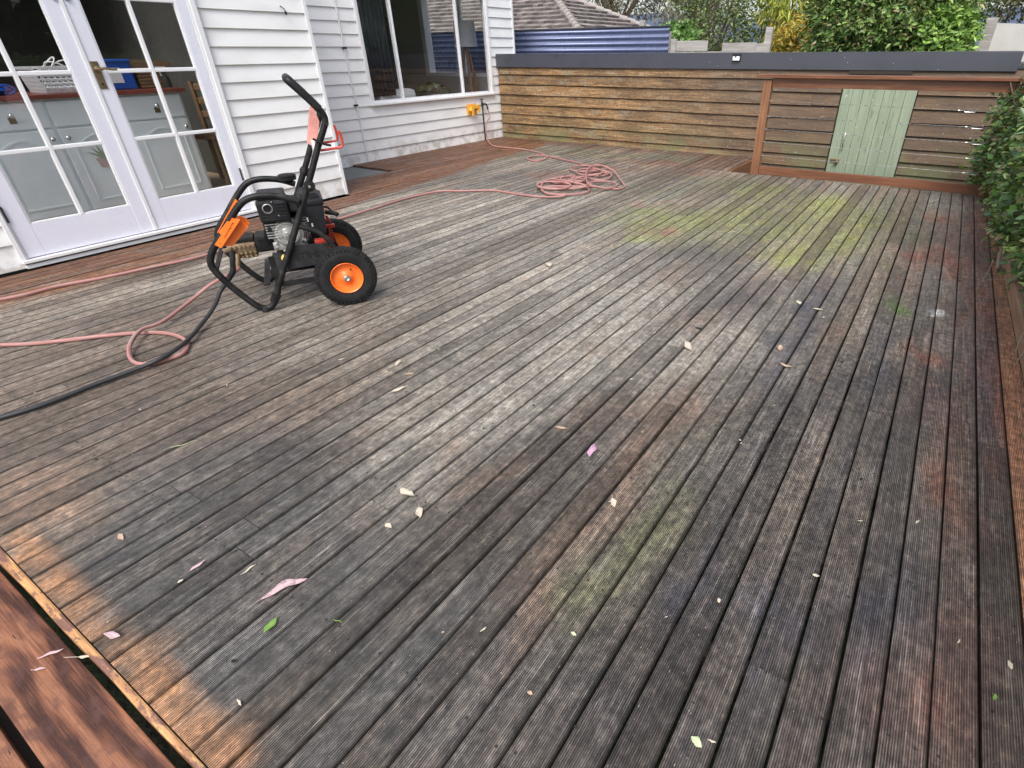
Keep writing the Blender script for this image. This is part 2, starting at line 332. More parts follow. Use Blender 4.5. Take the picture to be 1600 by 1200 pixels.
c = t.mix(1.0, c, t.ramp(fsp, [(0.32, (0.52, 0.52, 0.53)), (0.5, (0.98, 0.98, 0.98)), (0.68, (1.65, 1.62, 1.57))]), 'MULTIPLY')
wsp = t.noise(src, 210, 2, 0.5); c = t.mix(t.rampf(wsp, 0.72, 0.77, 0, 0.85), c, (0.60, 0.57, 0.52))
# silvered ridges
sil = t.math('MULTIPLY', t.rampf(mid, 0.5, 0.68), t.rampf(grain, 0.48, 0.62)); wh = t.attr('weather').outputs['Fac']
c = t.mix(t.math('MULTIPLY', sil, t.math('MULTIPLY', wh, 0.5)), c, (0.47, 0.455, 0.43))
gw = t.math('SINE', t.math('MULTIPLY', bu, 2 * math.pi * 17)); groove = t.rampf(gw, -0.85, -0.05, 1, 0)
gstr = t.math('MULTIPLY', groove, t.rampf(mott, 0.3, 0.75, 0.95, 0.5))
ridge = t.math('MULTIPLY', t.rampf(gw, 0.55, 0.95), t.rampf(grain, 0.42, 0.6, 0.0, 0.45)); c = t.mix(ridge, c, t.mix(1.0, c, (2.1, 2.05, 1.95), 'MULTIPLY'))
c = t.mix(gstr, c, t.mix(1.0, c, (0.12, 0.115, 0.115), 'MULTIPLY'))
edg = t.math('MAXIMUM', t.rampf(bu, 0.0, 0.03, 1, 0), t.rampf(bu, 0.92, 0.95, 0, 1)); c = t.mix(t.math('MULTIPLY', edg, .6), c, t.mix(1.0, c, (0.2, 0.19, 0.18), 'MULTIPLY'))
spl = t.noise(t.map(src, (140, 24, 1)), 2.0, 2); c = t.mix(t.rampf(spl, 0.735, 0.78, 0, 0.7), c, (0.55, 0.52, 0.47))
blk = t.noise(t.map(src, (30, 14, 1)), 2.0, 3); c = t.mix(t.rampf(blk, 0.72, 0.77, 0, 0.8), c, (0.02, 0.018, 0.018))
t.col(c); t.p(rough=t.rampf(wgh, 0.3, 0.7, 0.42, 0.62), spec=0.45)
h = t.math('ADD', t.math('MULTIPLY', gw, 0.5), t.math('MULTIPLY', grain, 0.7)); t.bump(h, 0.8, 0.0022); M['deck'] = t.m

def leafmat(name, rough=0.45, trans=0.25):
    t = NT(name); c = t.attr('tint').outputs['Color']; t.col(c).p(rough=rough, spec=0.35)
    tl = t.n('ShaderNodeBsdfTranslucent'); t.l(t.mix(1.0, c, (1.2, 1.3, 0.6), 'MULTIPLY'), tl.inputs[0])
    mx = t.n('ShaderNodeMixShader'); mx.inputs[0].default_value = trans; t.l(t.b.outputs[0], mx.inputs[1]); t.l(tl.outputs[0], mx.inputs[2]); t.l(mx.outputs[0], t.out.inputs[0]); return t.m
M['leaf'] = leafmat('foliage', 0.42, 0.22); M['leafgloss'] = leafmat('glossy_foliage', 0.24, 0.15)
M['bark'] = simple('bark', (0.14, 0.105, 0.08), 0.85, var=0.5, scale=18, bump=0.6)
M['twig'] = simple('pale_twig', (0.33, 0.27, 0.20), 0.8, var=0.3, scale=30)

# ------------------------------------------------------------------ ground, sky-side setting
def add_attr(me, name, vals, typ='FLOAT', dom='POINT'):
    a = me.attributes.new(name, typ, dom); a.data.foreach_set('value' if typ == 'FLOAT' else 'color', np.asarray(vals, dtype=np.float32).ravel())
t = NT('lawn_and_dirt'); ob = t.tc.outputs['Object']
c = t.mix(t.rampf(t.noise(ob, 0.8, 6), 0.4, 0.6), (0.05, 0.07, 0.025), (0.07, 0.055, 0.04)); t.col(c).p(rough=0.95).bump(t.noise(ob, 30, 4), 0.6, 0.03); M['ground'] = t.m
g = MB(); g.add([(-900, -900, -0.62), (900, -900, -0.62), (900, 900, -0.62), (-900, 900, -0.62)], [(0, 1, 2, 3)])
tag(g.build('ground', M['ground']), kind='structure')

# distant wooded hills
hv = []; hf = []; NA, NR = 90, 5
for j in range(NR):
    for i in range(NA):
        a = math.radians(-75 + 110 * i / (NA - 1)); r = 330 + j * 60
        hh = (noise.noise(Vector((i * 0.11, 3.1, 0))) * 10 + noise.noise(Vector((i * 0.4, 7.7, 0))) * 3 + 26) * (j / (NR - 1)) ** 0.7
        hv.append((math.sin(a) * r, math.cos(a) * r, -1 + hh))
for j in range(NR - 1):
    for i in range(NA - 1): hf.append((j * NA + i, j * NA + i + 1, (j + 1) * NA + i + 1, (j + 1) * NA + i))
M['hill'] = simple('hazy_blue_forest', (0.055, 0.075, 0.12), 0.9, var=0.4, scale=0.15)  # distance haze is put into the bluish forest colour
hb = MB(); hb.add(hv, hf, True); tag(hb.build('hills', M['hill']), kind='structure')

# ------------------------------------------------------------------ deck
PITCH, GAP, TH = 0.0945, 0.0052, 0.022
XR = 0.5105
F_ = lambda p: (p[0], p[1])
# stains: centre (from the photo's ground point), radius x, radius y, colour, strength
def Q(u, v): return F_(gp(u, v))
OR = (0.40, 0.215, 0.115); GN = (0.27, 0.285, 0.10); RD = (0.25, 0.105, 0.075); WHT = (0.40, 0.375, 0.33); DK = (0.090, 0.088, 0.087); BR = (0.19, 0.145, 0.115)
ST = []
def S(u, v, rx, ry, c, s, hard=1.0): ST.append((*Q(u, v), rx, ry, c, s, hard))
# silvered middle
for q in ((640, 360, .5, .7), (560, 430, .4, .6), (480, 520, .35, .6), (700, 330, .6, .8), (760, 420, .4, .7), (840, 480, .4, .6), (930, 420, .5, .7), (960, 500, .3, .5), (1000, 470, .3, .4), (900, 560, .3, .4), (700, 560, .35, .4), (640, 640, .25, .3), (380, 560, .3, .4), (820, 330, .6, .8), (1050, 560, .2, .3), (640, 720, .2, .3), (760, 640, .2, .25), (1140, 520, .2, .3), (560, 320, .5, .6)):
    S(*q, WHT, 0.5)
for q in ((120, 430, .12, .8), (420, 395, .10, .9), (250, 450, .10, .5)): S(*q, (0.46, 0.42, 0.36), 0.7)
# brown-pink left zone and dark patches
for q in ((60, 700, .5, .5), (180, 620, .4, .5), (20, 620, .5, .4), (300, 580, .4, .3), (420, 640, .3, .3), (200, 500, .5, .5)): S(*q, BR, 0.6)
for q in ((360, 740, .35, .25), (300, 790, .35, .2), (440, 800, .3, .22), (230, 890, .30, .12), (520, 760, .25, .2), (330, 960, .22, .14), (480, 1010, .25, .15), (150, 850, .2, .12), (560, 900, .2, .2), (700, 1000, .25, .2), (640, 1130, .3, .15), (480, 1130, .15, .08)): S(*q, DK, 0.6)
for q in ((1250, 620, .14, .3), (1180, 700, .12, .2), (1330, 600, .10, .3), (1270, 480, .05, .45), (1450, 620, .08, .2), (1220, 980, .4, .25), (1400, 900, .2, .3), (1000, 1100, .3, .2), (1100, 780, .1, .15), (1500, 480, .05, .3), (1530, 560, .05, .35), (1380, 700, .1, .3), (1160, 470, .2, .35), (1090, 400, .25, .3)): S(*q, (0.066, 0.062, 0.068), 0.55)
# cleaned orange rim along the front edge
for q in ((30, 868, .2, .03), (75, 905, .18, .035), (110, 945, .15, .04), (150, 980, .12, .045), (190, 1020, .12, .05), (225, 1060, .1, .05), (258, 1095, .08, .05), (290, 1128, .07, .055), (318, 1155, .06, .06), (340, 1180, .05, .06), (350, 1200, .05, .06)): S(*q, OR, 0.85, 2.0)
for q in ((30, 800, .2, .10), (10, 770, .2, .15)): S(*q, (.36, .24, .17), .5)
# algae
for q in ((1030, 360, .25, .3), (1010, 330, .22, .3), (1090, 345, .3, .4), (1150, 335, .3, .45), (1210, 350, .3, .45), (1270, 320, .3, .5), (1310, 330, .25, .45), (1330, 375, .2, .3), (1240, 400, .25, .25), (1290, 385, .2, .2), (1350, 350, .15, .3), (1190, 300, .35, .4)): S(*q, GN, 0.64)
for q in ((1000, 345, .35, .45), (1120, 375, .3, .3), (1200, 325, .35, .5), (1260, 360, .3, .35), (1380, 340, .2, .4)): S(*q, (0.22, 0.23, 0.10), 0.4)
for q in ((1300, 315, .12, .3), (1325, 372, .10, .18), (1020, 372, .12, .12), (1245, 412, .14, .12), (1035, 345, .12, .15), (1200, 365, .12, .15)): S(*q, (0.34, 0.37, 0.11), 0.5)
for q in ((1395, 472, .07, .10), (1420, 480, .06, .08)): S(*q, (0.13, 0.22, 0.06), 0.85)
for q in ((1400, 320, .2, .5), (1430, 370, .12, .3), (1380, 420, .1, .2), (1130, 285, .4, .5), (1000, 300, .4, .4)): S(*q, (0.17, 0.19, 0.10), 0.5)
for q in ((1000, 830, .035, .08), (1040, 780, .03, .08), (950, 910, .03, .05), (980, 870, .035, .07)): S(*q, (0.19, 0.19, 0.095), 0.4)
for q in ((1010, 820, .12, .3), (960, 900, .1, .2), (1060, 760, .1, .3)): S(*q, (0.14, 0.14, 0.085), 0.3)
for q in ((800, 240, .5, .4), (900, 238, .6, .3), (1000, 245, .5, .3), (1060, 250, .3, .3)): S(*q, (0.15, 0.16, 0.09), 0.5)
# red worn places
for q in ((1430, 402, .12, .16), (1475, 395, .10, .2), (1500, 410, .1, .3), (1470, 340, .10, .25), (1455, 540, .075, .06), (1480, 548, .06, .06), (1540, 480, .10, .5), (1560, 590, .09, .3), (1556, 720, .035, .08), (1580, 640, .06, .4), (1480, 760, .06, .2), (1550, 380, .09, .8), (1525, 350, .06, .9)): S(*q, (0.31, 0.13, 0.085), 0.85)
for q in ((1440, 400, .22, .3), (1490, 370, .15, .5), (1400, 440, .14, .2), (1470, 560, .13, .12), (1520, 440, .10, .5), (1500, 650, .10, .2), (1420, 600, .06, .25), (1530, 800, .06, .2), (1450, 1100, .12, .12), (1500, 1000, .06, .15)): S(*q, (0.23, 0.115, 0.09), 0.5)
for q in ((1270, 470, .045, .7), (1235, 560, .045, .4), (1370, 560, .045, .5), (1300, 760, .045, .3), (1230, 960, .10, .12), (1360, 940, .08, .14), (1540, 620, .05, .5), (1120, 880, .05, .2)): S(*q, (0.085, 0.085, 0.115), 0.6)  # bluish sheen on the right boards, painted into their colour
for q in ((1012, 318, .10, .10), (1040, 362, .10, .09)): S(*q, (0.36, 0.12, 0.12), 0.6)
for q in ((1060, 430, .12, .25), (950, 640, .10, .15), (1080, 500, .15, .15), (940, 545, .12, .1), (1010, 700, .05, .3), (940, 800, .05, .3), (880, 920, .04, .2), (1060, 640, .1, .15), (760, 740, .07, .06), (1300, 520, .1, .12), (700, 700, .08, .08)): S(*q, (0.26, 0.17, 0.125), 0.36)
for q in ((1090, 270, .3, .25), (1130, 258, .3, .3), (870, 275, .5, .2), (1020, 255, .5, .2), (780, 228, .6, .3), (950, 262, .4, .2)): S(*q, (0.24, 0.115, 0.08), 0.6)
S(1465, 489, .036, .045, (0.85, 0.85, 0.83), 2.2, 4.0); S(1440, 482, .03, .04, (0.36, 0.36, 0.37), 0.6, 2.0)

boards = []      # (x0, x1, y0, y1)
x = XR; k = 0
YEND_A, YF = 6.86, 8.02
rb = random.Random(3)
while x > -6.62:
    x1 = x - (GAP + (.0012 if x > -1.0 else .0)) * rb.uniform(.6, 1.35); x0 = x - PITCH
    # front end, far end
    y0 = 0.052
    if x0 < -5.13: y0 = 3.74
    if x0 < -5.82: y0 = 4.90
    ye = YEND_A
    cuts = []
    off = rb.uniform(0.3, 3.6); y = y0 + off
    while y < ye - 0.35: cuts.append(y); y += rb.choice((2.1, 2.7, 3.3, 3.9, 4.5))
    ys = [y0] + cuts + [ye]
    for a, b in zip(ys[:-1], ys[1:]): boards.append((x0, x1, a + 0.001, b - 0.001))
    if x < -2.10: boards.append((x0, x1, YEND_A + 0.003, YF))
    x -= PITCH; k += 1
V = []; Fc = []; rnd = []; acr = []; wx = []
NXs = 5
for bi, (x0, x1, y0, y1) in enumerate(boards):
    L = y1 - y0; ny = max(2, int(L / 0.045)); r = rb.random(); cup = rb.uniform(-0.0006, 0.0014); lift = rb.uniform(-0.0012, 0.0012); wob = rb.uniform(-0.0012, 0.0012)
    e = 0.0022; prof = [(x0, -TH), (x0, -e), (x0 + e, 0)] + [(x0 + (x1 - x0) * i / 4, 0) for i in (1, 2, 3)] + [(x1 - e, 0), (x1, -e), (x1, -TH)]
    o = len(V); npf = len(prof)
    for j in range(ny + 1):
        yy = y0 + L * j / ny
        dx = wob * math.sin(j * 0.11 + r * 9)
        for (px, pz) in prof:
            V.append((px + dx, yy, pz + lift - cup * abs((px - (x0 + x1) / 2) / 0.045))); rnd.append(r); acr.append((px - x0) / (x1 - x0))
    for j in range(ny):
        for i in range(npf - 1): q = o + j * npf + i; Fc.append((q, q + 1, q + npf + 1, q + npf))
    Fc.append(tuple(o + i for i in range(npf))); Fc.append(tuple(o + ny * npf + i for i in reversed(range(npf))))
# narrow ripped board along the right side
o = len(V); ny = 150
for j in range(ny + 1):
    yy = 0.052 + (YEND_A - 0.052) * j / ny; xr = 0.625 - 0.013 * yy
    for px, pz in ((XR, -TH), (XR, -0.002), (XR + 0.002, 0), ((XR + xr) / 2, 0), (xr - 0.002, 0), (xr, -TH)): V.append((px, yy, pz)); rnd.append(0.5); acr.append((px - XR) / 0.09)
for j in range(ny):
    for i in range(5): q = o + j * 6 + i; Fc.append((q, q + 1, q + 7, q + 6))
VA = np.array(V); xs, ys = VA[:, 0], VA[:, 1]
# base tone by region + wobble
nz = np.array([noise.noise(Vector((a * 1.6, b * 0.9, 0))) for a, b in zip(xs, ys)]); nz2 = np.array([noise.noise(Vector((a * 5, b * 3, 4))) for a, b in zip(xs, ys)])
nz3 = np.array([noise.noise(Vector((a * 14, b * 6, 9))) for a, b in zip(xs, ys)])
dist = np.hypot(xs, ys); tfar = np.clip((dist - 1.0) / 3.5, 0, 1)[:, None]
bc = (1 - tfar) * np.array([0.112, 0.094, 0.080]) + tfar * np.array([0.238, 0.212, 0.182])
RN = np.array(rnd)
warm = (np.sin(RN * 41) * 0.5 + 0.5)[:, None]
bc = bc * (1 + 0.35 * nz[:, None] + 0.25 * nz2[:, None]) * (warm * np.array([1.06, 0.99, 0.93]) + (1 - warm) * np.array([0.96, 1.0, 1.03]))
wx_, wy_ = xs + 0.10 * nz2 + 0.04 * nz3, ys + 0.22 * nz2 + 0.08 * nz3
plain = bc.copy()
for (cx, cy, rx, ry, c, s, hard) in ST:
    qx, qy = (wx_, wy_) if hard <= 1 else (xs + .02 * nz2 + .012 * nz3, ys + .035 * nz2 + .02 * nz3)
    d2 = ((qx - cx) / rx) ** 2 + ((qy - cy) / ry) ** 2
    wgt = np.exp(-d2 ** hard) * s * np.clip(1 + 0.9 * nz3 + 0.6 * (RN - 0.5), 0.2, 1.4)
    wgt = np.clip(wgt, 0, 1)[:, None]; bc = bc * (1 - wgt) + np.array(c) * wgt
# oiled strip kept dry under the eaves beside the doors, and the far reddish border
def strip(mask, c, s):
    global bc
    wgt = np.clip(mask * s * (1 + 0.5 * nz3 + 0.3 * nz2), 0, 1)[:, None]; bc = bc * (1 - wgt) + np.array(c) * wgt
sm = lambda v, a, b: np.clip((v - a) / (b - a), 0, 1) ** 2 * (3 - 2 * np.clip((v - a) / (b - a), 0, 1))
strip(sm(-wx_ - 0.16 * np.clip(ys - 1.8, 0, 9) * 1.0, 4.34, 4.50), (0.20, 0.088, 0.042), 0.93)
strip(sm(ys + 0.3 * nz2, 7.45, 7.85) * sm(-xs, 1.5, 2.5), (0.15, 0.075, 0.05), 0.6)
strip((ys > YEND_A) * (xs > -2.75), (0.17, 0.09, 0.062), 0.6)
strip(sm(xs, 0.505, 0.515), (0.52, 0.25, 0.13), 0.95); strip(sm(xs, 0.42, 0.50) * sm(ys, 4.6, 6.0), (0.30, 0.14, 0.085), .7)
me = bpy.data.meshes.new('deck'); me.from_pydata(V, [], Fc); me.materials.append(M['deck'])
add_attr(me, 'rnd', rnd); add_attr(me, 'across', acr)
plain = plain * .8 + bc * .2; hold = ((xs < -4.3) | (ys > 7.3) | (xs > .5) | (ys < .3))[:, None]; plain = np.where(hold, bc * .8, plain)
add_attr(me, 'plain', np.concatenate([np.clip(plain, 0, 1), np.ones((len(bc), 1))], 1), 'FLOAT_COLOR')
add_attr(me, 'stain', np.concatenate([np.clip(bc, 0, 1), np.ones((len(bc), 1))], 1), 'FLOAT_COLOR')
wea = np.exp(-(((xs + 2.2) / 2.2) ** 2 + ((ys - 2.6) / 2.4) ** 2)) * 1.0 + 0.25 + 0.3 * nz
add_attr(me, 'weather', np.clip(wea, 0, 1))
deck = bpy.data.objects.new('deck', me); scene.collection.objects.link(deck); tag(deck, kind='structure')
V2 = MB(); srs = random.Random(5)
for (bx0, bx1, by0, by1) in boards:
    for yy in np.arange(0.4, 8.0, 0.45):
        if not (by0 < yy < by1) or yy > 5.2: continue
        for fx in (.22, .78):
            cx_ = bx0 + (bx1 - bx0) * fx + srs.uniform(-.003, .003); cy_ = yy + srs.uniform(-.008, .008); r_ = .0036
            V2.add([(cx_ + r_ * math.cos(a), cy_ + r_ * math.sin(a), .0024) for a in np.linspace(0, 2 * math.pi, 9)[:8]], [tuple(range(8))])
V2.build('screw_heads', simple('sunk_screw_head', (.022, .02, .018), .6, var=.3), deck)['kind'] = 'stuff'
# joists and dark underside seen through the gaps
j = MB()
for yy in np.arange(0.4, 8.0, 0.45):
    j.box(-6.6, 0.55, yy - 0.022, yy + 0.022, -0.14, -TH - 0.0015) if yy < 6.86 else j.box(-6.6, -2.12, yy - 0.022, yy + 0.022, -0.14, -TH - 0.0015)
j.build('joists', timber('dark_joist', (0.02, 0.015, 0.012), (0.05, 0.035, 0.025), 'x', 0.9), deck)
# edge trim: thin raw strip in front of the board ends, bowed
e = MB(); pts = []
for i in range(60):
    xx = -6.4 + 7.1 * i / 59; th = 0.022 - 0.010 * np.clip((xx + 2.1) / 1.15, 0, 1.0); wv = 0.0015 * math.sin(i * 1.7)
    pts.append((xx, 0.0500, 0.050 - th + wv))
vs = []
for (xx, ya, yb) in pts: vs += [(xx, ya, -0.10), (xx, ya, -0.001), (xx, ya - 0.004, 0.0), (xx, yb, -0.005), (xx, yb, -0.10)]
e.add(vs, [(i * 5 + k, i * 5 + k + 1, (i + 1) * 5 + k + 1, (i + 1) * 5 + k) for i in range(59) for k in range(4)])
e.build('edge_trim', M['trimwood'], deck)
# stair well rim between deck and shed
e = MB(); e.bbox(-2.125, -2.100, 6.87, 8.02, -0.16, 0.0, 0.002); e.bbox(-2.095, 0.55, 6.895, 6.925, -0.20, -0.024, 0.002); e.build('rim_joist', M['merbau_y'], deck)

# step below the front edge
s_ = thing('step', 'red brown timber step of wide knotty planks along the front deck edge', 'step', (-1.5, -0.1, -0.03))
for (a, b, sd_) in ((-0.127, 0.0178, 0), (-0.292, -0.147, 3)):
    mb = MB(); mb.bbox(-3.0, 1.9, a + 0.1, b + 0.1, -0.04, 0.0, 0.003); p = mb.build('plank', M['step'], s_)
mb = MB(); mb.box(-3.0, 1.9, -0.15, 0.10, -0.40, -0.045); mb.build('riser_frame', M['gapfill'], s_)

# recessed concrete pad beside the wall
P4 = [(-6.50, 4.72), (-6.45, 5.0), (-5.90, 4.88), (-5.835, 4.80), (-5.835, 3.80), (-6.50, 3.80)]
mb = MB(); mb.prism([(a, b) for a, b in ((-6.50, 3.76), (-5.835, 3.76), (-5.835, 4.88), (-6.50, 4.88))], 'z', -0.3, -0.022)
tag(mb.build('concrete_pad', M['concrete']), 'grey concrete pad sunk beside the deck in the recess of the house wall', 'paving slab')

# ------------------------------------------------------------------ house
house = thing('house', 'white weatherboard house with glazed double doors and a sliding window', 'house', (-6, 4, 0))
house_m = Matrix.Translation((6, -4, 0))
def hb(mb, name, m, parent=house):                # parts are modelled in world coordinates
    o = mb.build(name, m, parent); o.matrix_parent_inverse = Matrix.Identity(4)
    if parent == house:
        for v in o.data.vertices: v.co = v.co + Vector((6, -4, 0))
    return o
def off(o): return o
def weatherboards(mb, axis, c, sgn, a, b, zlines, holes=()):
    # axis 'x': wall plane x=c facing sgn, running in y from a to b
    for z0, z1 in zip(zlines[:-1], zlines[1:]):
        cuts = sorted({a, b, *[h for hole in holes for h in hole[:2] if a < h < b]})
        for p, q in zip(cuts[:-1], cuts[1:]):
            zs = [(z0, z1)]
            for (h0, h1, k0, k1) in holes:
                if p >= h0 - 1e-6 and q <= h1 + 1e-6:
                    nz_ = []
                    for (u0, u1) in zs:
                        if u1 <= k0 or u0 >= k1: nz_.append((u0, u1))
                        else:
                            if u0 < k0: nz_.append((u0, k0))
                            if u1 > k1: nz_.append((k1, u1))
                    zs = nz_
            for (u0, u1) in zs:
                f0 = (z1 - u0) / (z1 - z0); f1 = (z1 - u1) / (z1 - z0); T = 0.016
                d0 = 0.002 + T * f0; d1 = 0.002 + T * f1; rr = 0.003 if u0 == z0 else 0
                prof = [(0, u0), (d0 - rr, u0), (d0, u0 + rr + 1e-4), (d1, u1), (0, u1)]
                n = len(prof); vs = []
                jit = random.uniform(-0.0008, 0.0008)
                for s in (p, q):
                    for (d, z) in prof: vs.append((c + sgn * (d + jit * (d > 0)), s, z) if axis == 'x' else (s, c + sgn * (d + jit * (d > 0)), z))
                mb.add(vs, [tuple(range(n)), tuple(range(2 * n - 1, n - 1, -1))] + [(i, (i + 1) % n, (i + 1) % n + n, i + n) for i in range(n)])
X1, X2 = -5.155, -6.535
zl1 = [0.003] + [0.0415 + 0.1255 * i for i in range(1, 22)]; zl2 = [-0.02] + [0.654 + 0.1314 * i for i in range(-4, 16)]
mb = MB(); weatherboards(mb, 'x', X1, 1, -3.0, 3.70, zl1, [(1.085, 2.755, 0.0, 2.66), (-2.6, 0.70, 0.80, 2.50)]); hb(mb, 'wall', M['wboard'])
mb = MB(); weatherboards(mb, 'y', 3.70, 1, X2 + 0.02, X1 - 0.001, zl1); hb(mb, 'wall', M['wboard'])
mb = MB(); weatherboards(mb, 'x', X2, 1, 3.725, 8.50, zl2, [(5.385, 7.895, 0.655, 2.05)]); hb(mb, 'wall', M['wboard'])
mb = MB(); mb.bbox(X1 - 0.012, X1 + 0.022, 3.702, 3.736, 0.0, 2.7, 0.002); hb(mb, 'corner_trim', M['wtrim'])
mb = MB(); mb.bbox(X2 - 0.012, X2 + 0.022, 8.502, 8.54, -0.3, 2.7, 0.002); hb(mb, 'corner_trim', M['wtrim'])
# shell: north wall with a window, inner walls, floors, ceiling, roof overhang out of the picture
mb = MB()
weatherboards(mb, 'y', 8.52, 1, -10.5, X2 - 0.013, zl2, [(-8.45, -6.75, 0.90, 2.1)]); hb(mb, 'wall', M['wboard'])
mb = MB()
mb.box(-10.5, -6.65, 8.40, 8.515, -0.1, 0.90); mb.box(-10.5, -6.65, 8.40, 8.515, 2.1, 2.6); mb.box(-10.5, -8.45, 8.40, 8.515, 0.9, 2.1); mb.box(-6.75, -6.65, 8.40, 8.515, 0.9, 2.1)
mb.box(-10.5, -10.4, 3.6, 8.40, -0.1, 2.6); mb.box(-10.4, -6.65, 3.5, 3.6, -0.1, 2.6)
mb.box(X2 - 0.10, X2 - 0.003, 3.74, 5.385, -0.1, 2.6); mb.box(X2 - 0.10, X2 - 0.003, 5.385, 7.895, -0.1, 0.655); mb.box(X2 - 0.10, X2 - 0.003, 5.385, 7.895, 2.05, 2.6); mb.box(X2 - 0.10, X2 - 0.003, 7.895, 8.40, -0.1, 2.6)
hb(mb, 'room_wall', M['room'])
mb = MB(); mb.box(X1 - 0.10, X1 - 0.003, 0.70, 1.085, 0, 2.7); mb.box(X1 - 0.10, X1 - 0.003, -3, 0.70, 0, 0.80); mb.box(X1 - 0.10, X1 - 0.003, -3, -2.6, 0.8, 2.7); mb.box(X1 - 0.10, X1 - 0.003, -2.6, 0.7, 2.5, 2.7); mb.box(X1 - 0.10, X1 - 0.003, 2.755, 3.69, 0, 2.7); hb(mb, 'room_wall', M['white_pl']); mb = MB()
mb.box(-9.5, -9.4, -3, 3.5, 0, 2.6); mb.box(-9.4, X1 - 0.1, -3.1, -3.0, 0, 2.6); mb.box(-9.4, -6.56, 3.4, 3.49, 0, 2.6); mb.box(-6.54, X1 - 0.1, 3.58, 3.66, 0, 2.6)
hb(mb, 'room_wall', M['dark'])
mb = MB(); mb.box(-10.5, -6.65, 3.61, 8.39, 0.0, 0.10); mb.box(-9.39, X1 - 0.11, -2.99, 3.39, 0.0, 0.10); hb(mb, 'room_floor', M['floorin'])
mb = MB(); mb.box(-10.7, -6.42, 3.4, 8.7, 2.71, 2.8); mb.box(-9.6, -4.95, -3.2, 0.2, 2.715, 2.8); mb.box(-9.6, -4.95, 2.8, 3.395, 2.715, 2.8); mb.box(-9.6, -7.2, .2, 2.8, 2.715, 2.8); mb.box(-5.35, -4.95, .2, 2.8, 2.715, 2.8); hb(mb, 'ceiling', M['white_pl'])
# roof far above the frame
mb = MB(); mb.prism([(-5.05, 2.81), (-7.6, 3.9), (-10.9, 2.81)], 'y', -3.4, .2); mb.prism([(-5.05, 2.81), (-7.6, 3.9), (-10.9, 2.81)], 'y', 2.8, 3.80); mb.prism([(-6.40, 2.81), (-8.6, 3.8), (-10.9, 2.81)], 'y', 3.801, 8.9); mb.prism([(-7.2, 2.81), (-7.2, 3.729), (-7.6, 3.9), (-10.9, 2.81)], 'y', .2, 2.8); mb.prism([(-5.05, 2.81), (-5.35, 2.938), (-5.35, 2.81)], 'y', .2, 2.8); rf_ = hb(mb, 'roof', M['greyplas'])
mb = MB(); mb.prism([(-5.30, 2.93), (-7.25, 3.764), (-7.25, 3.770), (-5.30, 2.936)], 'y', .15, 2.85); hb(mb, 'added_skylight', M['glass'])  # roof glazing added out of view to brighten the kitchen cabinets

# French doors
def sub(mb, name, m, parent):
    o = mb.build(name, m, parent); o.data.transform(Matrix.Translation((6, -4, 0))); return o
fr = MB()
fr.bbox(X1 - 0.09, X1 + 0.034, 1.086, 1.112, 0.062, 2.11, 0.003); fr.bbox(X1 - 0.09, X1 + 0.034, 2.705, 2.752, 0.062, 2.11, 0.003); fr.bbox(X1 - 0.09, X1 + 0.034, 1.113, 2.704, 2.08, 2.12, 0.003)
fr.bbox(X1 + 0.0345, X1 + 0.045, 2.725, 2.765, 0.062, 2.15, 0.003); fr.bbox(X1 + 0.0345, X1 + 0.045, 1.07, 1.098, 0.062, 2.15, 0.003)
df = hb(fr, 'door_frame', M['wtrim'])
mb = MB(); mb.bbox(X1 - 0.09, X1 + 0.060, 1.07, 2.765, 0.040, 0.0615, 0.004); mb.box(X1 + 0.02, X1 + 0.046, 1.08, 2.75, 0.005, 0.0285); hb(mb, 'threshold', M['wtrim'])
def door(y0, y1, g0, g1, gm, side):
    d = MB(); xa, xb = X1 - 0.012, X1 + 0.028; z0, z1 = 0.067, 2.075; gz0, gz1 = 0.275, 1.99
    d.bbox(xa, xb, y0, g0, z0, z1, 0.003); d.bbox(xa, xb, g1, y1, z0, z1, 0.003); d.box(xa, xb - 0.001, g0 - 0.001, g1 + 0.001, z0 + 0.001, gz0); d.box(xa, xb - 0.001, g0 - 0.001, g1 + 0.001, gz1, z1 - 0.001)
    o = hb(d, 'door', M['wdoor'])
    b = MB(); zz = (0.715, 1.150, 1.583)
    def mould(p0, p1, vertical):
        wd = 0.013
        if vertical: y, za, zb = p0, p1[0], p1[1]; b.prism([(y - wd, xa + 0.008), (y - wd, xb - 0.012), (y - 0.004, xb - 0.003), (y + 0.004, xb - 0.003), (y + wd, xb - 0.012), (y + wd, xa + 0.008)], 'z', za, zb)
    # bars as swapped prisms: build directly
    for z in zz: b.bbox(xa + 0.008, xb - 0.0035, g0, g1, z - 0.013, z + 0.013, 0.005)
    b.bbox(xa + 0.009, xb - 0.002, gm - 0.013, gm + 0.013, gz0, gz1, 0.005)
    for (a1, a2) in ((g0, g0 + 0.010), (g1 - 0.010, g1)): b.bbox(xa + 0.01, xb - 0.004, a1, a2, gz0, gz1, 0.003)
    b.bbox(xa + 0.0105, xb - 0.0045, g0, g1, gz0, gz0 + 0.010, 0.003)
    bo = hb(b, 'glazing_bar', M['wtrim'], None); bo.parent = o; bo.data.transform(Matrix.Translation((6, -4, 0)))
    g = MB(); g.box(xa + 0.016, xa + 0.019, g0 - 0.005, g1 + 0.005, gz0 - 0.005, gz1 + 0.005); go = hb(g, 'pane', M['glass'], None); go.parent = o; go.data.transform(Matrix.Translation((6, -4, 0)))
    return o
dl = door(1.114, 1.922, 1.213, 1.818, 1.514, 0); dr = door(1.925, 2.703, 2.018, 2.628, 2.315, 1)
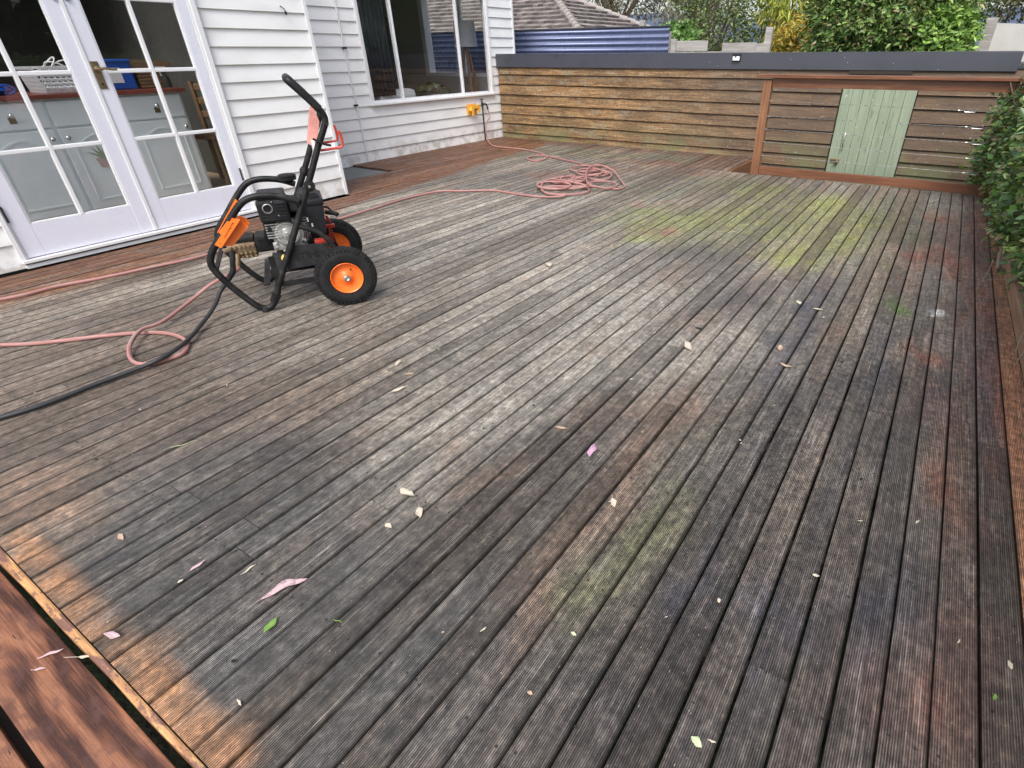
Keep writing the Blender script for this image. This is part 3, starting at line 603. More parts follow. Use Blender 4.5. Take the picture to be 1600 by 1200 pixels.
d = MB(); d.box(X1 - .05, X1 + .02, 1.086, 2.754, 2.125, 2.16); d.box(X1 - .05, X1 + .02, 1.086, 2.754, 2.62, 2.655); d.box(X1 - .049, X1 + .019, 1.90, 1.94, 2.16, 2.62); ts = sub(d, 'added_transom_frame', M['wtrim'], house); d = MB(); d.box(X1 - .012, X1 - .009, 1.09, 2.75, 2.15, 2.63); sub(d, 'pane', M['glass'], ts)  # unseen glazing over the doors, added to let more light indoors
d = MB(); d.box(X1 - .05, X1 + .02, -2.6, .7, .80, .84); d.box(X1 - .05, X1 + .02, -2.6, .7, 2.46, 2.5); d.box(X1 - .049, X1 + .019, -2.6, -2.55, .84, 2.46); d.box(X1 - .049, X1 + .019, .65, .7, .84, 2.46); d.box(X1 - .048, X1 + .018, -.98, -.93, .84, 2.46); ts = sub(d, 'window_frame', M['wtrim'], house); d = MB(); d.box(X1 - .012, X1 - .009, -2.56, .66, .83, 2.47); sub(d, 'pane', M['glass'], ts)  # side window added out of view to light the kitchen
# meeting stile bead
mb = MB(); mb.bbox(X1 + 0.0285, X1 + 0.036, 1.905, 1.930, 0.07, 2.07, 0.003); sub(mb, 'meeting_bead', M['wtrim'], dl)
mb = MB(); mb.bbox(X1 + 0.0285, X1 + 0.034, 1.937, 1.983, 1.045, 1.212, 0.003); sub(mb, 'lock_plate', M['brass'], dr)
mb = MB(); hy, hz = 1.962, 1.165; mb.lathe((X1 + 0.034, hy, hz), (1, 0, 0), [(0, 0.018), (0.01, 0.016), (0.012, 0.009), (0.045, 0.009), (0.048, 0.013), (0.056, 0.012), (0.058, 0)])
mb.tube([(X1 + 0.085, hy, hz), (X1 + 0.088, hy + 0.03, hz + 0.004), (X1 + 0.086, hy + 0.07, hz - 0.004), (X1 + 0.078, hy + 0.10, hz - 0.002)], [0.010, 0.008, 0.007, 0.008], 10, smooth=5)
mb.tube([(X1 + 0.05, hy, hz), (X1 + 0.088, hy, hz)], 0.008, 10); sub(mb, 'handle', M['brass'], dr); mb = MB()
mb.lathe((X1 + 0.0345, 1.96, 1.075), (1, 0, 0), [(0, 0.007), (0.002, 0.006), (0.002, 0)], 12)
sub(mb, 'keyhole', M['blkplas'], dr)
for (yy, zz, pr) in ((1.112, 0.36, dl), (1.112, 1.75, dl), (2.706, 0.36, dr), (2.706, 1.75, dr)):
    mb = MB(); mb.tube([(X1 + 0.036, yy, zz - 0.05), (X1 + 0.036, yy, zz + 0.05)], 0.006, 8); sub(mb, 'hinge', M['greyplas'], pr)
for yy in (1.885, 1.955): mb = MB(); mb.bbox(X1 + 0.029, X1 + 0.042, yy - 0.012, yy + 0.012, 1.555, 1.585, 0.003); sub(mb, 'bolt', M['blkplas'], dl if yy < 1.92 else dr)

# sliding window
wf = MB(); xa, xb = X2 - 0.05, X2 + 0.032; y0, y1, z0, z1 = 5.387, 7.893, 0.657, 2.045
wf.bbox(xa, xb, y0, y0 + 0.030, z0 + 0.022, z1, 0.003); wf.bbox(xa, xb, y1 - 0.045, y1, z0 + 0.022, z1, 0.003); wf.box(xa, xb - 0.002, y0 + 0.029, y1 - 0.044, z1 - 0.04, z1); wf.bbox(xa, xb + 0.022, y0 - 0.01, y1 + 0.01, z0 - 0.004, z0 + 0.022, 0.004)
wfo = hb(wf, 'window_frame', M['wtrim'])
def sash(a, b, xo, nm='sash'):
    d = MB(); q = 0.026; X_ = X2 + xo; zb = z0 + 0.023; zt = z1 - 0.042
    d.bbox(X_ - 0.012, X_ + 0.012, a, a + q, zb, zt, 0.002); d.bbox(X_ - 0.012, X_ + 0.012, b - q, b, zb, zt, 0.002); d.box(X_ - 0.011, X_ + 0.011, a + q, b - q, zb, zb + 0.032); d.box(X_ - 0.011, X_ + 0.011, a + q, b - q, zt - 0.03, zt)
    o = sub(d, nm, M['alu'], house); g = MB(); g.box(X_ - 0.002, X_ + 0.001, a + q - 0.004, b - q + 0.004, zb + 0.028, zt - 0.028); sub(g, 'pane', M['glass'], o)
sash(5.420, 5.975, 0.010); sash(5.945, 7.205, -0.018); sash(7.175, 7.846, 0.010)
# window in the north wall
d = MB(); d.box(-8.49, -8.40, 8.395, 8.55, 0.88, 2.12); d.box(-6.80, -6.71, 8.395, 8.55, 0.88, 2.12); d.box(-8.40, -6.80, 8.396, 8.56, 0.88, 0.93); d.box(-8.40, -6.80, 8.396, 8.549, 2.07, 2.12); d.box(-7.63, -7.57, 8.45, 8.50, 0.93, 2.07)
wn = sub(d, 'window_frame', M['wtrim'], house); g = MB(); g.box(-8.41, -6.79, 8.474, 8.477, 0.92, 2.08); sub(g, 'pane', M['glass'], wn)
# cable conduit with clips, small brackets
mb = MB(); mb.tube([(X2 + 0.026, 5.128, 2.6), (X2 + 0.026, 5.130, 1.2), (X2 + 0.027, 5.142, 0.65), (X2 + 0.025, 5.150, 0.02)], 0.0095, 8, smooth=4); cd = sub(mb, 'conduit', M['alu'], house)
for z in (1.30, 0.68): mb = MB(); mb.bbox(X2 + 0.017, X2 + 0.040, 5.105, 5.160, z - 0.010, z + 0.010, 0.003); sub(mb, 'clip', M['greyplas'], cd)
p = onx(438, 10, X1 + 0.02); mb = MB(); mb.tube([p, p + np.array([.02, -.01, 0]), p + np.array([.03, .01, -.02]), p + np.array([.02, .02, -.035])], 0.004, 6, smooth=3); mb.lathe(p + np.array([.022, .022, -.045]), (0, 0, 1), [(-.015, 0), (-.012, .008), (.008, .010), (.013, 0)], 10); sub(mb, 'wall_hook', M['greyplas'], house)

# orange hose bracket + tap
pb = onx(739, 171, X2 + 0.05)
hk = thing('hose_hanger', 'faded orange plastic hose hanger on the white wall beside the tap', 'hose hanger', (X2 + 0.02, pb[1], pb[2]))
mb = MB(); mb.bbox(0, 0.012, -0.11, 0.11, -0.075, 0.075, 0.004); mb.build('back_plate', M['yellowor'], hk)
mb = MB()
for k in range(12):
    a0, a1 = math.radians(-10 + 200 * k / 12), math.radians(-10 + 200 * (k + 1) / 12)
    mb.bar((0.05, math.cos(a0) * 0.075, math.sin(a0) * 0.04 - 0.01), (0.05, math.cos(a1) * 0.075, math.sin(a1) * 0.04 - 0.01), 0.09, 0.008, up=(0, math.cos((a0 + a1) / 2), math.sin((a0 + a1) / 2)))
mb.bbox(0.09, 0.10, -0.10, 0.10, 0.015, 0.065, 0.004); mb.bbox(0.09, 0.10, -0.10, -0.045, -0.085, 0.02, 0.004); mb.bbox(0.092, 0.099, 0.045, 0.10, -0.05, 0.02, 0.003); mb.build('cradle', M['yellowor'], hk)
pt = onx(755, 163, X2 + 0.06)
tp = thing('garden_tap', 'dark garden tap on a thin upright pipe between the orange hanger and the shed', 'tap', (X2 + 0.04, pt[1], 0))
mb = MB(); mb.tube([(0.0, 0.0, -0.02), (0, 0, pt[2] - 0.02)], 0.010, 8); mb.build('pipe', M['blkpipe'], tp)
mb = MB(); z = pt[2]; mb.lathe((0, 0, z - 0.03), (0, 0, 1), [(0, 0.014), (0.03, 0.018), (0.05, 0.014), (0.07, 0.008), (0.10, 0.006)], 12); mb.tube([(0, 0, z), (0.03, 0.035, z + 0.005), (0.04, 0.06, z - 0.02), (0.045, 0.075, z - 0.075)], [0.012, 0.012, 0.012, 0.016], 10, smooth=4); mb.build('body', M['blkpipe'], tp)
mb = MB(); mb.tube([(0, -0.035, z + 0.072), (0, 0.035, z + 0.072)], 0.006, 8); mb.build('handle', M['blkpipe'], tp)
TAPEND = np.array([X2 + 0.085, pt[1] + 0.075, pt[2] - 0.075])

# ------------------------------------------------------------------ indoors, seen through the glass
cab = thing('kitchen_cabinet', 'pale blue kitchen cabinet with red benchtop behind the glass doors', 'cabinet', (-6.0, 1.6, 0.10))
mb = MB(); mb.box(-0.55, -0.02, -1.6, 1.265, 0.0, 0.86); mb.build('carcass', M['cab'], cab)
mb = MB(); mb.bbox(-0.58, 0.035, -1.62, 1.30, 0.862, 0.893, 0.004); mb.build('benchtop', M['counter'], cab)
def knob(parent, x, y, z, plate):
    if plate: m_ = MB(); m_.box(x, x + 0.003, y - 0.022, y + 0.022, z - 0.055, z - 0.012); m_.build('plate', M['brass'], parent)
    m_ = MB(); m_.lathe((x, y, z), (1, 0, 0), [(0, 0.006), (0.015, 0.006), (0.018, 0.014), (0.026, 0.017), (0.034, 0.012), (0.037, 0)], 14); m_.build('knob', M['chrome'], parent)
for i in range(-3, 3):
    c0 = -0.01 + 0.50 * i - 0.23; a, b = c0 - 0.0, c0 + 0.49; ymid = (a + b) / 2
    dw = MB(); dw.bbox(-0.02, 0.0, a + 0.006, b - 0.006, 0.665, 0.845, 0.006); d_ = dw.build('drawer', M['cab'], cab); knob(d_, 0.0, ymid + 0.02, 0.765, True)
    dd = MB(); dd.bbox(-0.02, 0.0, a + 0.006, b - 0.006, 0.03, 0.650, 0.006)
    # arched raised moulding
    yl, yr = a + 0.075, b - 0.075; pts = [(yl, 0.53)]; 
    pts = [(0.002, yl, 0.10), (0.002, yl, 0.54), (0.002, yl + 0.05, 0.54)] + [(0.002, yl + 0.05 + (yr - yl - 0.10) * k / 10, 0.54 + 0.05 * math.sin(math.pi * k / 10)) for k in range(1, 10)] + [(0.002, yr - 0.05, 0.54), (0.002, yr, 0.54), (0.002, yr, 0.10), (0.002, yl, 0.10)]
    for p_, q_ in zip(pts[:-1], pts[1:]): dd.bar(p_, q_, 0.014, 0.008, up=(1, 0, 0))
    do = dd.build('cupboard_door', M['cab'], cab); knob(do, 0.0, (b - 0.045) if i % 2 == 0 else (a + 0.045), 0.585, False)
# aloe sticker on the cupboard
sc = onx(163, 246, -5.995)
stk = MB(); stk.prism([(-0.045, -0.07), (0.045, -0.07), (0.06, 0.0), (-0.06, 0.0)], 'x', 0, 0.002)
sk = thing('plant_sticker', 'small flat sticker of a green spiky plant in a pink pot on the cupboard front', 'sticker', sc)
stk.build('pot_print', M['terra'], sk)
lf = MB()
for k in range(6):
    a = math.radians(90 + (k - 2.5) * 24); lf.prism([(0.014 * math.sin(a), -0.014 * math.cos(a)), (math.cos(a) * 0.12, math.sin(a) * 0.12 + 0.0), (-0.014 * math.sin(a), 0.014 * math.cos(a))], 'x', 0.0005 * k, 0.002 + 0.0005 * k)
lf.build('leaf_print', M['aloe'], sk)
# things on the bench
lb = thing('laundry_basket', 'white plastic laundry basket with slotted sides on the red benchtop', 'basket', (-6.22, 2.13, 0.995))
mb = MB(); hx, hy_ = 0.15, 0.20; H = 0.17
def wall_holes(mb, o, d, L, Hh, flare, nrm, rows=4, cols=10):
    o, d, nrm = Vector(o), Vector(d), Vector(nrm)
    def P(s, z): return o + d * s + Vector((0, 0, z)) + nrm * (flare * z / Hh)
    zs = [0, 0.03] + [0.03 + (Hh - 0.055) * (i + 1) / rows for i in range(rows)] + [Hh]
    for i in range(rows + 1):      # horizontal bands
        z = 0.03 + (Hh - 0.055) * i / rows; mb.bar(P(-L / 2, z), P(L / 2, z), 0.004, 0.012)
    for i in range(cols + 1): s = -L / 2 + L * i / cols; mb.bar(P(s, 0.0), P(s, Hh), 0.004, 0.012, up=nrm)
    mb.add([P(-L / 2, 0), P(L / 2, 0), P(L / 2, 0.03), P(-L / 2, 0.03)], [(0, 1, 2, 3)]); mb.bar(P(-L / 2, Hh), P(L / 2, Hh), 0.014, 0.018)
for (o, d, L, nrm) in (((hx, 0, 0), (0, 1, 0), 2 * hy_, (1, 0, 0)), ((-hx, 0, 0), (0, 1, 0), 2 * hy_, (-1, 0, 0)), ((0, -hy_, 0), (1, 0, 0), 2 * hx, (0, -1, 0)), ((0, hy_, 0), (1, 0, 0), 2 * hx, (0, 1, 0))): wall_holes(mb, o, d, L, H, 0.03, nrm)
mb.box(-hx, hx, -hy_, hy_, 0, 0.005); mb.build('tub', M['white_pl'], lb)
cw = MB()
for (a, r, h, yo) in ((0.2, 0.09, 0.09, -0.1), (1.4, 0.10, 0.07, 0.05), (2.3, 0.08, 0.06, 0.0)):
    cw.tube([(math.cos(t_) * 0.03, yo + math.sin(t_ + a) * r, 0.15 + h * max(0, math.sin(t_))) for t_ in np.linspace(0, 6.2, 14)], 0.0055, 6, smooth=3)
tag(cw.build('white_cable', M['white_pl'])); cwo = scene.objects['white_cable']; cwo.location = (-6.22, 2.13, 0.995); tag(cwo, 'loops of white cable lying in the laundry basket', 'cable')
bb = thing('blue_bag', 'crumpled blue plastic bag on the benchtop left of the laundry basket', 'bag', (-6.25, 1.62, 0.995))
mb = MB(); mb.lathe((0, 0, 0), (0, 0, 1), [(0, 0.0), (0, 0.13), (0.03, 0.14), (0.08, 0.08), (0.12, 0.045), (0.13, 0)], 16)
for i, v in enumerate(mb.v): mb.v[i] = (v[0] + 0.03 * noise.noise(Vector(v) * 14), v[1] * 1.1 + 0.03 * noise.noise(Vector(v) * 13 + Vector((3, 0, 0))), v[2])
mb.build('bag_body', M['blue_pl'], bb); mb = MB(); mb.tube([(0.10, 0.05 * math.cos(a) + 0.1, 0.035 + 0.03 * math.sin(a)) for a in np.linspace(0, 6.28, 14)], 0.008, 6); mb.build('handle', M['blue_pl'], bb)
bx = thing('blue_crate', 'blue plastic crate with a white card on the benchtop behind the door handle', 'crate', (-6.2, 2.46, 0.995))
mb = MB(); mb.bbox(-0.12, 0.12, -0.12, 0.12, 0.0, 0.20, 0.012); mb.bbox(-0.13, 0.13, -0.13, 0.13, 0.201, 0.222, 0.008); mb.build('crate_body', M['blue_pl'], bx); mb = MB(); mb.box(0.1205, 0.123, -0.09, 0.03, 0.05, 0.16); mb.build('card', M['white_pl'], bx)
wk = thing('cane_box', 'brown woven cane box on the benchtop right of the blue crate', 'box', (-6.2, 2.72, 0.995))
mb = MB()
for i in range(6): mb.bbox(-0.11, 0.11, -0.11, 0.09, 0.002 + i * 0.026, 0.026 + i * 0.026, 0.008)
mb.build('woven_body', M['wicker'], wk); mb = MB()
for i in range(7): mb.bar((0.0, -0.2 + i * 0.02, 0.17 + i * 0.008), (0.05, 0.22, 0.165 + i * 0.004), 0.005)
mb.build('cane_sticks', M['wicker'], wk)
sb = thing('spray_bottle', 'white spray bottle standing at the right end of the benchtop', 'bottle', (-6.08, 2.82, 0.995))
mb = MB(); mb.lathe((0, 0, 0), (0, 0, 1), [(0, 0), (0, 0.03), (0.08, 0.03), (0.10, 0.012), (0.125, 0.012), (0.125, 0)], 14); mb.build('bottle_body', M['greyplas'], sb); mb = MB(); mb.bbox(-0.012, 0.012, -0.05, 0.025, 0.126, 0.16, 0.005); mb.bar((0, -0.035, 0.13), (0, -0.025, 0.09), 0.008); mb.build('trigger', M['white_pl'], sb)
# chair standing in the dark beyond the cabinet
ch = thing('dining_chair', 'dark wooden chair in the shade right of the cabinet', 'chair', (-6.3, 3.15, 0.10), 0.4)
for (a, b) in ((-.18, -.18), (.18, -.18), (-.18, .18), (.18, .18)): mb = MB(); mb.bar((a, b, 0), (a, b, 0.44 if b < 0 else 0.92), 0.035); mb.build('leg', M['wicker'], ch)
mb = MB(); mb.bbox(-.21, .21, -.21, .21, .44, .47, .01); mb.build('seat', M['wicker'], ch); mb = MB(); [mb.bbox(-.16, .16, .17, .19, z, z + .06, .008) for z in (.6, .72, .84)]; mb.build('backrest', M['wicker'], ch)

# living room
cur = thing('curtain', 'dark navy curtain hanging inside the left window pane', 'curtain', (-6.72, 5.72, 0))
mb = MB(); pts = [(0.02 * math.sin(i * 0.9), -0.30 + 0.60 * i / 60) for i in range(61)]
mb.add([(a, b, z) for z in (0.74, 2.4) for (a, b) in pts], [(i, i + 1, 62 + i, 61 + i) for i in range(60)], True); cu = mb.build('drape', M['curtain'], cur, fix=False); sol = cu.modifiers.new('s', 'SOLIDIFY'); sol.thickness = 0.004
mb = MB(); mb.tube([(0, -0.45, 2.41), (0, 0.45, 2.41)], 0.012, 8); mb.build('rail', M['chrome'], cur)
sf = thing('armchair', 'pale upholstered armchair seen low through the window', 'armchair', (-7.22, 6.08, 0.155), 0.25)
mb = MB(); mb.bbox(-0.40, 0.40, -0.42, 0.42, 0.14, 0.42, 0.05); mb.build('seat', M['cloth'], sf)
mb = MB(); mb.bbox(0.18, 0.40, -0.46, 0.46, 0.30, 0.64, 0.08); mb.build('backrest', M['cloth'], sf)
for s in (-1, 1): mb = MB(); mb.bbox(-0.40, 0.17, s * 0.44 - 0.07, s * 0.44 + 0.07, 0.12, 0.55, 0.04); mb.build('armrest', M['cloth'], sf)
for (a, b) in ((-.3, -.35), (.3, -.35), (-.3, .35), (.3, .35)): mb = MB(); mb.tube([(a, b, 0), (a, b, .15)], .02, 8); mb.build('leg', M['wicker'], sf)
so_ = thing('side_table', 'low dark side table under the potted plant indoors', 'table', (-6.95, 7.0, 0.10))
mb = MB(); mb.bbox(-.22, .22, -.22, .22, .46, .485, .008); mb.build('tabletop', M['wicker'], so_)
for (a, b) in ((-.18, -.18), (.18, -.18), (-.18, .18), (.18, .18)): mb = MB(); mb.bar((a, b, 0), (a, b, .46), 0.03); mb.build('leg', M['wicker'], so_)
pp = thing('potted_plant', 'dark leafy pot plant inside the wide window pane', 'plant', (-6.95, 7.0, 0.585))
mb = MB(); mb.lathe((0, 0, 0), (0, 0, 1), [(0, 0), (0, .06), (.11, .08), (.11, .07), (.09, .068), (.09, 0)], 18); mb.build('pot', M['white_pl'], pp)
mb = MB(); st_ = MB()
for k in range(13):
    a = k * 2.4; r = 0.10 + 0.12 * ((k * 7) % 5) / 5; z = 0.16 + 0.16 * ((k * 3) % 4) / 4; tip = Vector((math.cos(a) * r, math.sin(a) * r * 1.3, z)); st_.tube([(0, 0, .08), tip * 0.6 + Vector((0, 0, .06)), tip], .004, 5, smooth=3)
    d = Vector((math.cos(a), math.sin(a), -0.7)).normalized(); s_v = d.cross(Vector((0, 0, 1))).normalized(); up = s_v.cross(d)
    L = 0.13; vs = [tip, tip + d * L * .3 + s_v * .045, tip + d * L * .3 - s_v * .045, tip + d * L * .65 + s_v * .04, tip + d * L * .65 - s_v * .04, tip + d * L - up * .02, tip + d * L * .5 + up * .012]
    mb.add(vs, [(0, 1, 6), (0, 6, 2), (1, 3, 6), (2, 6, 4), (3, 5, 6), (4, 6, 5)])
mb.build('leaves', simple('dark_plant_leaf', (0.05, 0.075, 0.03), 0.35), pp, fix=False); st_.build('stem', M['bark'], pp)
fl = thing('floor_lamp', 'tripod floor lamp with pale drum shade and timber legs inside the window', 'lamp', (-7.25, 8.16, 0.10))
mb = MB(); mb.lathe((0, 0, 1.22), (0, 0, 1), [(0, .19), (.36, .17), (.36, .165), (0, .185)], 32, close=True); mb.build('lamp_shade', M['lampshade'], fl)
for k in range(3): a = 1.2 + k * 2.094; mb = MB(); mb.bar((math.cos(a) * .30, math.sin(a) * .19, 0), (math.cos(a) * .03, math.sin(a) * .03, 1.24), .035, .022); mb.build('leg', M['lightwood'], fl)
mb = MB(); mb.lathe((0, 0, 1.2), (0, 0, 1), [(0, 0), (0, .05), (.04, .05), (.04, .02), (.14, .02), (.14, 0)], 16); mb.build('hub', M['lightwood'], fl)

# ------------------------------------------------------------------ shed behind the deck
shed = thing('garden_shed', 'long timber clad shed with charcoal flashing and a pale green door behind the deck', 'shed', (-3.0, 8.06, -0.6))
OS = Vector((3.0, -8.06, 0.6))
def sp(mb, name, m, parent=None, fix=True):
    o = mb.build(name, m, parent or shed, fix); o.data.transform(Matrix.Translation(OS)); return o
# lap boards, bottom edges proud: lines measured on the wall
YS = 8.06; zb = [-0.60, -0.46, -0.32, -0.165, -0.065, 0.078, 0.222, 0.366, 0.508, 0.650, 0.795, 0.935, 1.06]
V = []; Fc = []; rr = []
def lapboard(xa, xb, z0, z1, r):
    global V, Fc
    n = max(2, int((xb - xa) / 0.25)); o = len(V); sag = random.uniform(-0.003, 0.003)
    prof = [(0, z0), (0.034, z0), (0.036, z0 + 0.003), (0.014, z1 - 0.007), (0, z1 - 0.009)]
    for i in range(n + 1):
        xx = xa + (xb - xa) * i / n; wv = 0.0022 * noise.noise(Vector((xx * 1.3, z0 * 9, r * 9)))
        for (d, z) in prof: V.append((xx, YS - d + (0.002 * math.sin(xx * 2 + r * 7) if d else 0), z + wv + sag * math.sin(xx * .8))); rr.append(r)
    for i in range(n):
        for k in range(4): q = o + i * 5 + k; Fc.append((q, q + 5, q + 6, q + 1))
    Fc.append((o, o + 1, o + 2, o + 3, o + 4)); Fc.append(tuple(o + n * 5 + k for k in (4, 3, 2, 1, 0)))
for i in range(len(zb) - 1):
    z0, z1 = zb[i], zb[i + 1]
    segs = [(-6.50, -4.0 + ((i * 1.73) % 3.2) - 0.3), (None, -1.212), (-0.388, 1.6)]
    if z0 > 0.84: segs = [(-6.50, -4.0), (None, 1.6)]
    px = -6.50
    for (a, b) in segs:
        a = px if a is None else a
        lapboard(a, b - 0.003, z0, z1, random.random()); px = b
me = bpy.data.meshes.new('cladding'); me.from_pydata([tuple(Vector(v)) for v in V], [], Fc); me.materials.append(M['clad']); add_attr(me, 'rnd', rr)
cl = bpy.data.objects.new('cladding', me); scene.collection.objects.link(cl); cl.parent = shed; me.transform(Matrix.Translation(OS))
# the material's object space is shed space: shift back handled by using the shed origin at x=-3
mb = MB(); mb.box(-6.5, 1.6, YS + 0.002, YS + 0.05, -0.6, 1.05); mb.box(-6.5, -6.45, YS + 0.05, 9.0, -0.6, 1.1); mb.box(1.55, 1.6, YS + 0.05, 9.0, -0.6, 1.1); mb.box(-6.5, 1.6, 9.0, 9.05, -0.6, 1.05); sp(mb, 'shed_frame', M['gapfill'])
mb = MB(); mb.bbox(-6.515, 0.47, YS - 0.050, YS - 0.034, 1.036, 1.212, 0.003); mb.bbox(-6.512, 0.468, YS - 0.052, 9.1, 1.2125, 1.218, 0.002); fs = sp(mb, 'fascia', M['fascia'])
for q in ((1109, 97), (1121, 103), (865, 94), (823, 100), (1320, 90), (1324, 98), (1466, 109), (978, 103), (1236, 93), (1396, 99)):
    p = ony(*q, YS - 0.0505); mb = MB(); mb.lathe((p[0], YS - 0.0505, min(max(p[2], 1.045), 1.205)), (0, -1, 0), [(0, .005), (.003, .005), (.004, .0)], 8); sp(mb, 'screw', M['wire'], fs)
mb = MB(); mb.box(-6.5, 1.6, YS - 0.03, 9.1, 1.062, 1.11); sp(mb, 'roof', M['fascia'])
# door: tongue and groove green boards; a solid dark strip paints the shaded slot above it
dm = MB(); xL, xR_ = -1.20, -0.40; nb = 7
for i in range(nb): a = xL + (xR_ - xL) * i / nb; dm.bbox(a + 0.0015, a + (xR_ - xL) / nb - 0.0015, YS - 0.022, YS - 0.004, -0.50, 0.842, 0.003)
dd = sp(dm, 'door', M['greendoor'])
mb = MB(); mb.bbox(xL - 0.011, xL - 0.003, YS - 0.030, YS, -0.55, 0.86, 0.003); sp(mb, 'door_jamb', M['gapfill']); mb = MB(); mb.bbox(xR_ + 0.003, xR_ + 0.011, YS - 0.030, YS, -0.55, 0.86, 0.003); sp(mb, 'door_jamb', M['gapfill'])
hp = ony(1318, 224, YS - 0.03)
mb = MB(); mb.tube([(hp[0], YS - 0.022, hp[2] + 0.11), (hp[0], YS - 0.06, hp[2] + 0.10), (hp[0], YS - 0.06, hp[2] - 0.06), (hp[0], YS - 0.022, hp[2] - 0.07)], 0.006, 8, smooth=3); sp(mb, 'handle', M['chrome'], dd)
lp = ony(1305, 250, YS - 0.03)
mb = MB(); mb.bbox(lp[0] - .06, lp[0] + .05, YS - 0.040, YS - 0.0225, lp[2] - .018, lp[2] + .018, .004); mb.lathe((lp[0] + .02, YS - 0.04, lp[2] - .02), (0, -1, 0), [(0, .024), (.02, .022), (.022, 0)], 14); sp(mb, 'padlock', M['brass'], dd)
mb = MB(); mb.bbox(-1.17, -0.50, YS - 0.045, YS - 0.031, 0.995, 1.0335, 0.002); sp(mb, 'head_slot_shade', M['gapfill'])
lpz = ony(1151, 90, YS - 0.06)
mb = MB(); mb.bbox(lpz[0] - .055, lpz[0] + .055, YS - 0.075, YS - 0.0515, lpz[2] - .04, lpz[2] + .045, .008); lo = sp(mb, 'lamp_housing', M['greyplas'])
mb = MB(); mb.bbox(lpz[0] - .045, lpz[0] + .045, YS - 0.083, YS - 0.0755, lpz[2] - .033, lpz[2] + .014, .004); sp(mb, 'lens', M['lens'], lo)
mb = MB(); mb.lathe((lpz[0] - .005, YS - 0.0755, lpz[2] + .008), (0, -1, 0), [(0, .010), (.012, .009), (.014, 0)], 12); sp(mb, 'sensor', M['blkplas'], lo)

# ------------------------------------------------------------------ balustrade
bal = thing('balustrade', 'red brown timber balustrade with five wire cables in front of the shed door', 'balustrade', (-1.8, 6.87, 0))
def bp(mb, name, m, parent=None): o = mb.build(name, m, parent or bal); o.data.transform(Matrix.Translation((1.8, -6.87, 0))); return o
mb = MB(); mb.bbox(-1.845, -1.755, 6.83, 6.915, -0.25, 0.965, 0.004); bp(mb, 'post', M['merbau_v'])
mb = MB(); mb.bbox(0.44, 0.53, 6.83, 6.915, -0.25, 0.965, 0.004); bp(mb, 'post', M['merbau_v'])
mb = MB(); mb.bbox(0.52, 0.61, 3.2, 3.285, 0.0, 0.965, 0.004)
mb = MB(); mb.bbox(-1.92, 0.56, 6.80, 6.945, 0.990, 1.023, 0.005); bp(mb, 'handrail', M['merbau'])
mb = MB(); mb.bbox(-1.753, 0.438, 6.85, 6.893, 0.90, 0.988, 0.003); bp(mb, 'under_rail', M['merbau'])
mb = MB(); mb.bbox(-1.753, 0.438, 6.845, 6.89, 0.006, 0.092, 0.004); bp(mb, 'bottom_rail', M['merbau'])
mb = MB(); mb.bar((0.515, 6.79, 1.0065), (0.70, 0.6, 1.0065), 0.145, 0.033, b=0.005); bp(mb, 'handrail', M['merbau_y'])
mb = MB(); mb.bar((0.49, 6.82, 0.944), (0.665, 0.6, 0.944), 0.043, 0.086, b=0.003); bp(mb, 'under_rail', M['merbau_y'])
mb = MB(); mb.bar((0.555, 6.82, 0.048), (0.640, 0.6, 0.048), 0.045, 0.088, b=0.004); bp(mb, 'bottom_rail', timber('pale_tan_timber', (0.26, 0.14, 0.085), (0.56, 0.36, 0.22), 'y', 0.5))
mb = MB(); mb.bbox(0.63, 0.72, 0.52, 0.60, -0.02, 0.965, 0.004); bp(mb, 'post', M['merbau_v'])
L5 = [((1208, 158), (1530, 174)), ((1203, 182), (1545, 200)), ((1199, 202), (1545, 225)), ((1196, 222), (1545, 250)), ((1193, 243), (1540, 273))]
for i, (a, b) in enumerate(L5):
    A = ony(*a, 6.87); B = ony(*b, 6.87); zl, zr = A[2], B[2]; x0, x1 = -1.752, 0.437
    z = lambda x_: zl + (zr - zl) * (x_ - A[0]) / (B[0] - A[0])
    tx = B[0] - 0.10 + (0.0 if i else 0.02)
    mb = MB(); mb.tube([(x0, 6.87, z(x0)), (tx - 0.08, 6.87, z(tx - 0.08))], 0.0021, 6); mb.tube([(tx + 0.06, 6.87, z(tx + .06)), (x1, 6.87, z(x1))], 0.0021, 6); wr = bp(mb, 'cable', M['wire'])
    mb = MB(); mb.lathe((x0, 6.87, z(x0)), (1, 0, 0), [(0, .009), (.006, .009), (.008, .004), (.022, .004), (.024, 0)], 10); bp(mb, 'end_fitting', M['wire'], wr)
    mb = MB(); zz = z(tx); mb.tube([(tx - 0.04, 6.87, zz + .001), (tx - 0.035, 6.87, zz + .010), (tx + .045, 6.87, zz + .010), (tx + .052, 6.87, zz), (tx + .045, 6.87, zz - .010), (tx - .035, 6.87, zz - .010), (tx - .04, 6.87, zz)], 0.0035, 6, smooth=2)
    mb.tube([(tx - .04, 6.87, zz), (tx - .075, 6.87, zz)], .004, 6); mb.lathe((tx - .085, 6.87, zz), (1, 0, 0), [(-.012, 0), (-.008, .008), (.008, .008), (.012, 0)], 8); bp(mb, 'turnbuckle', M['wire'], wr)

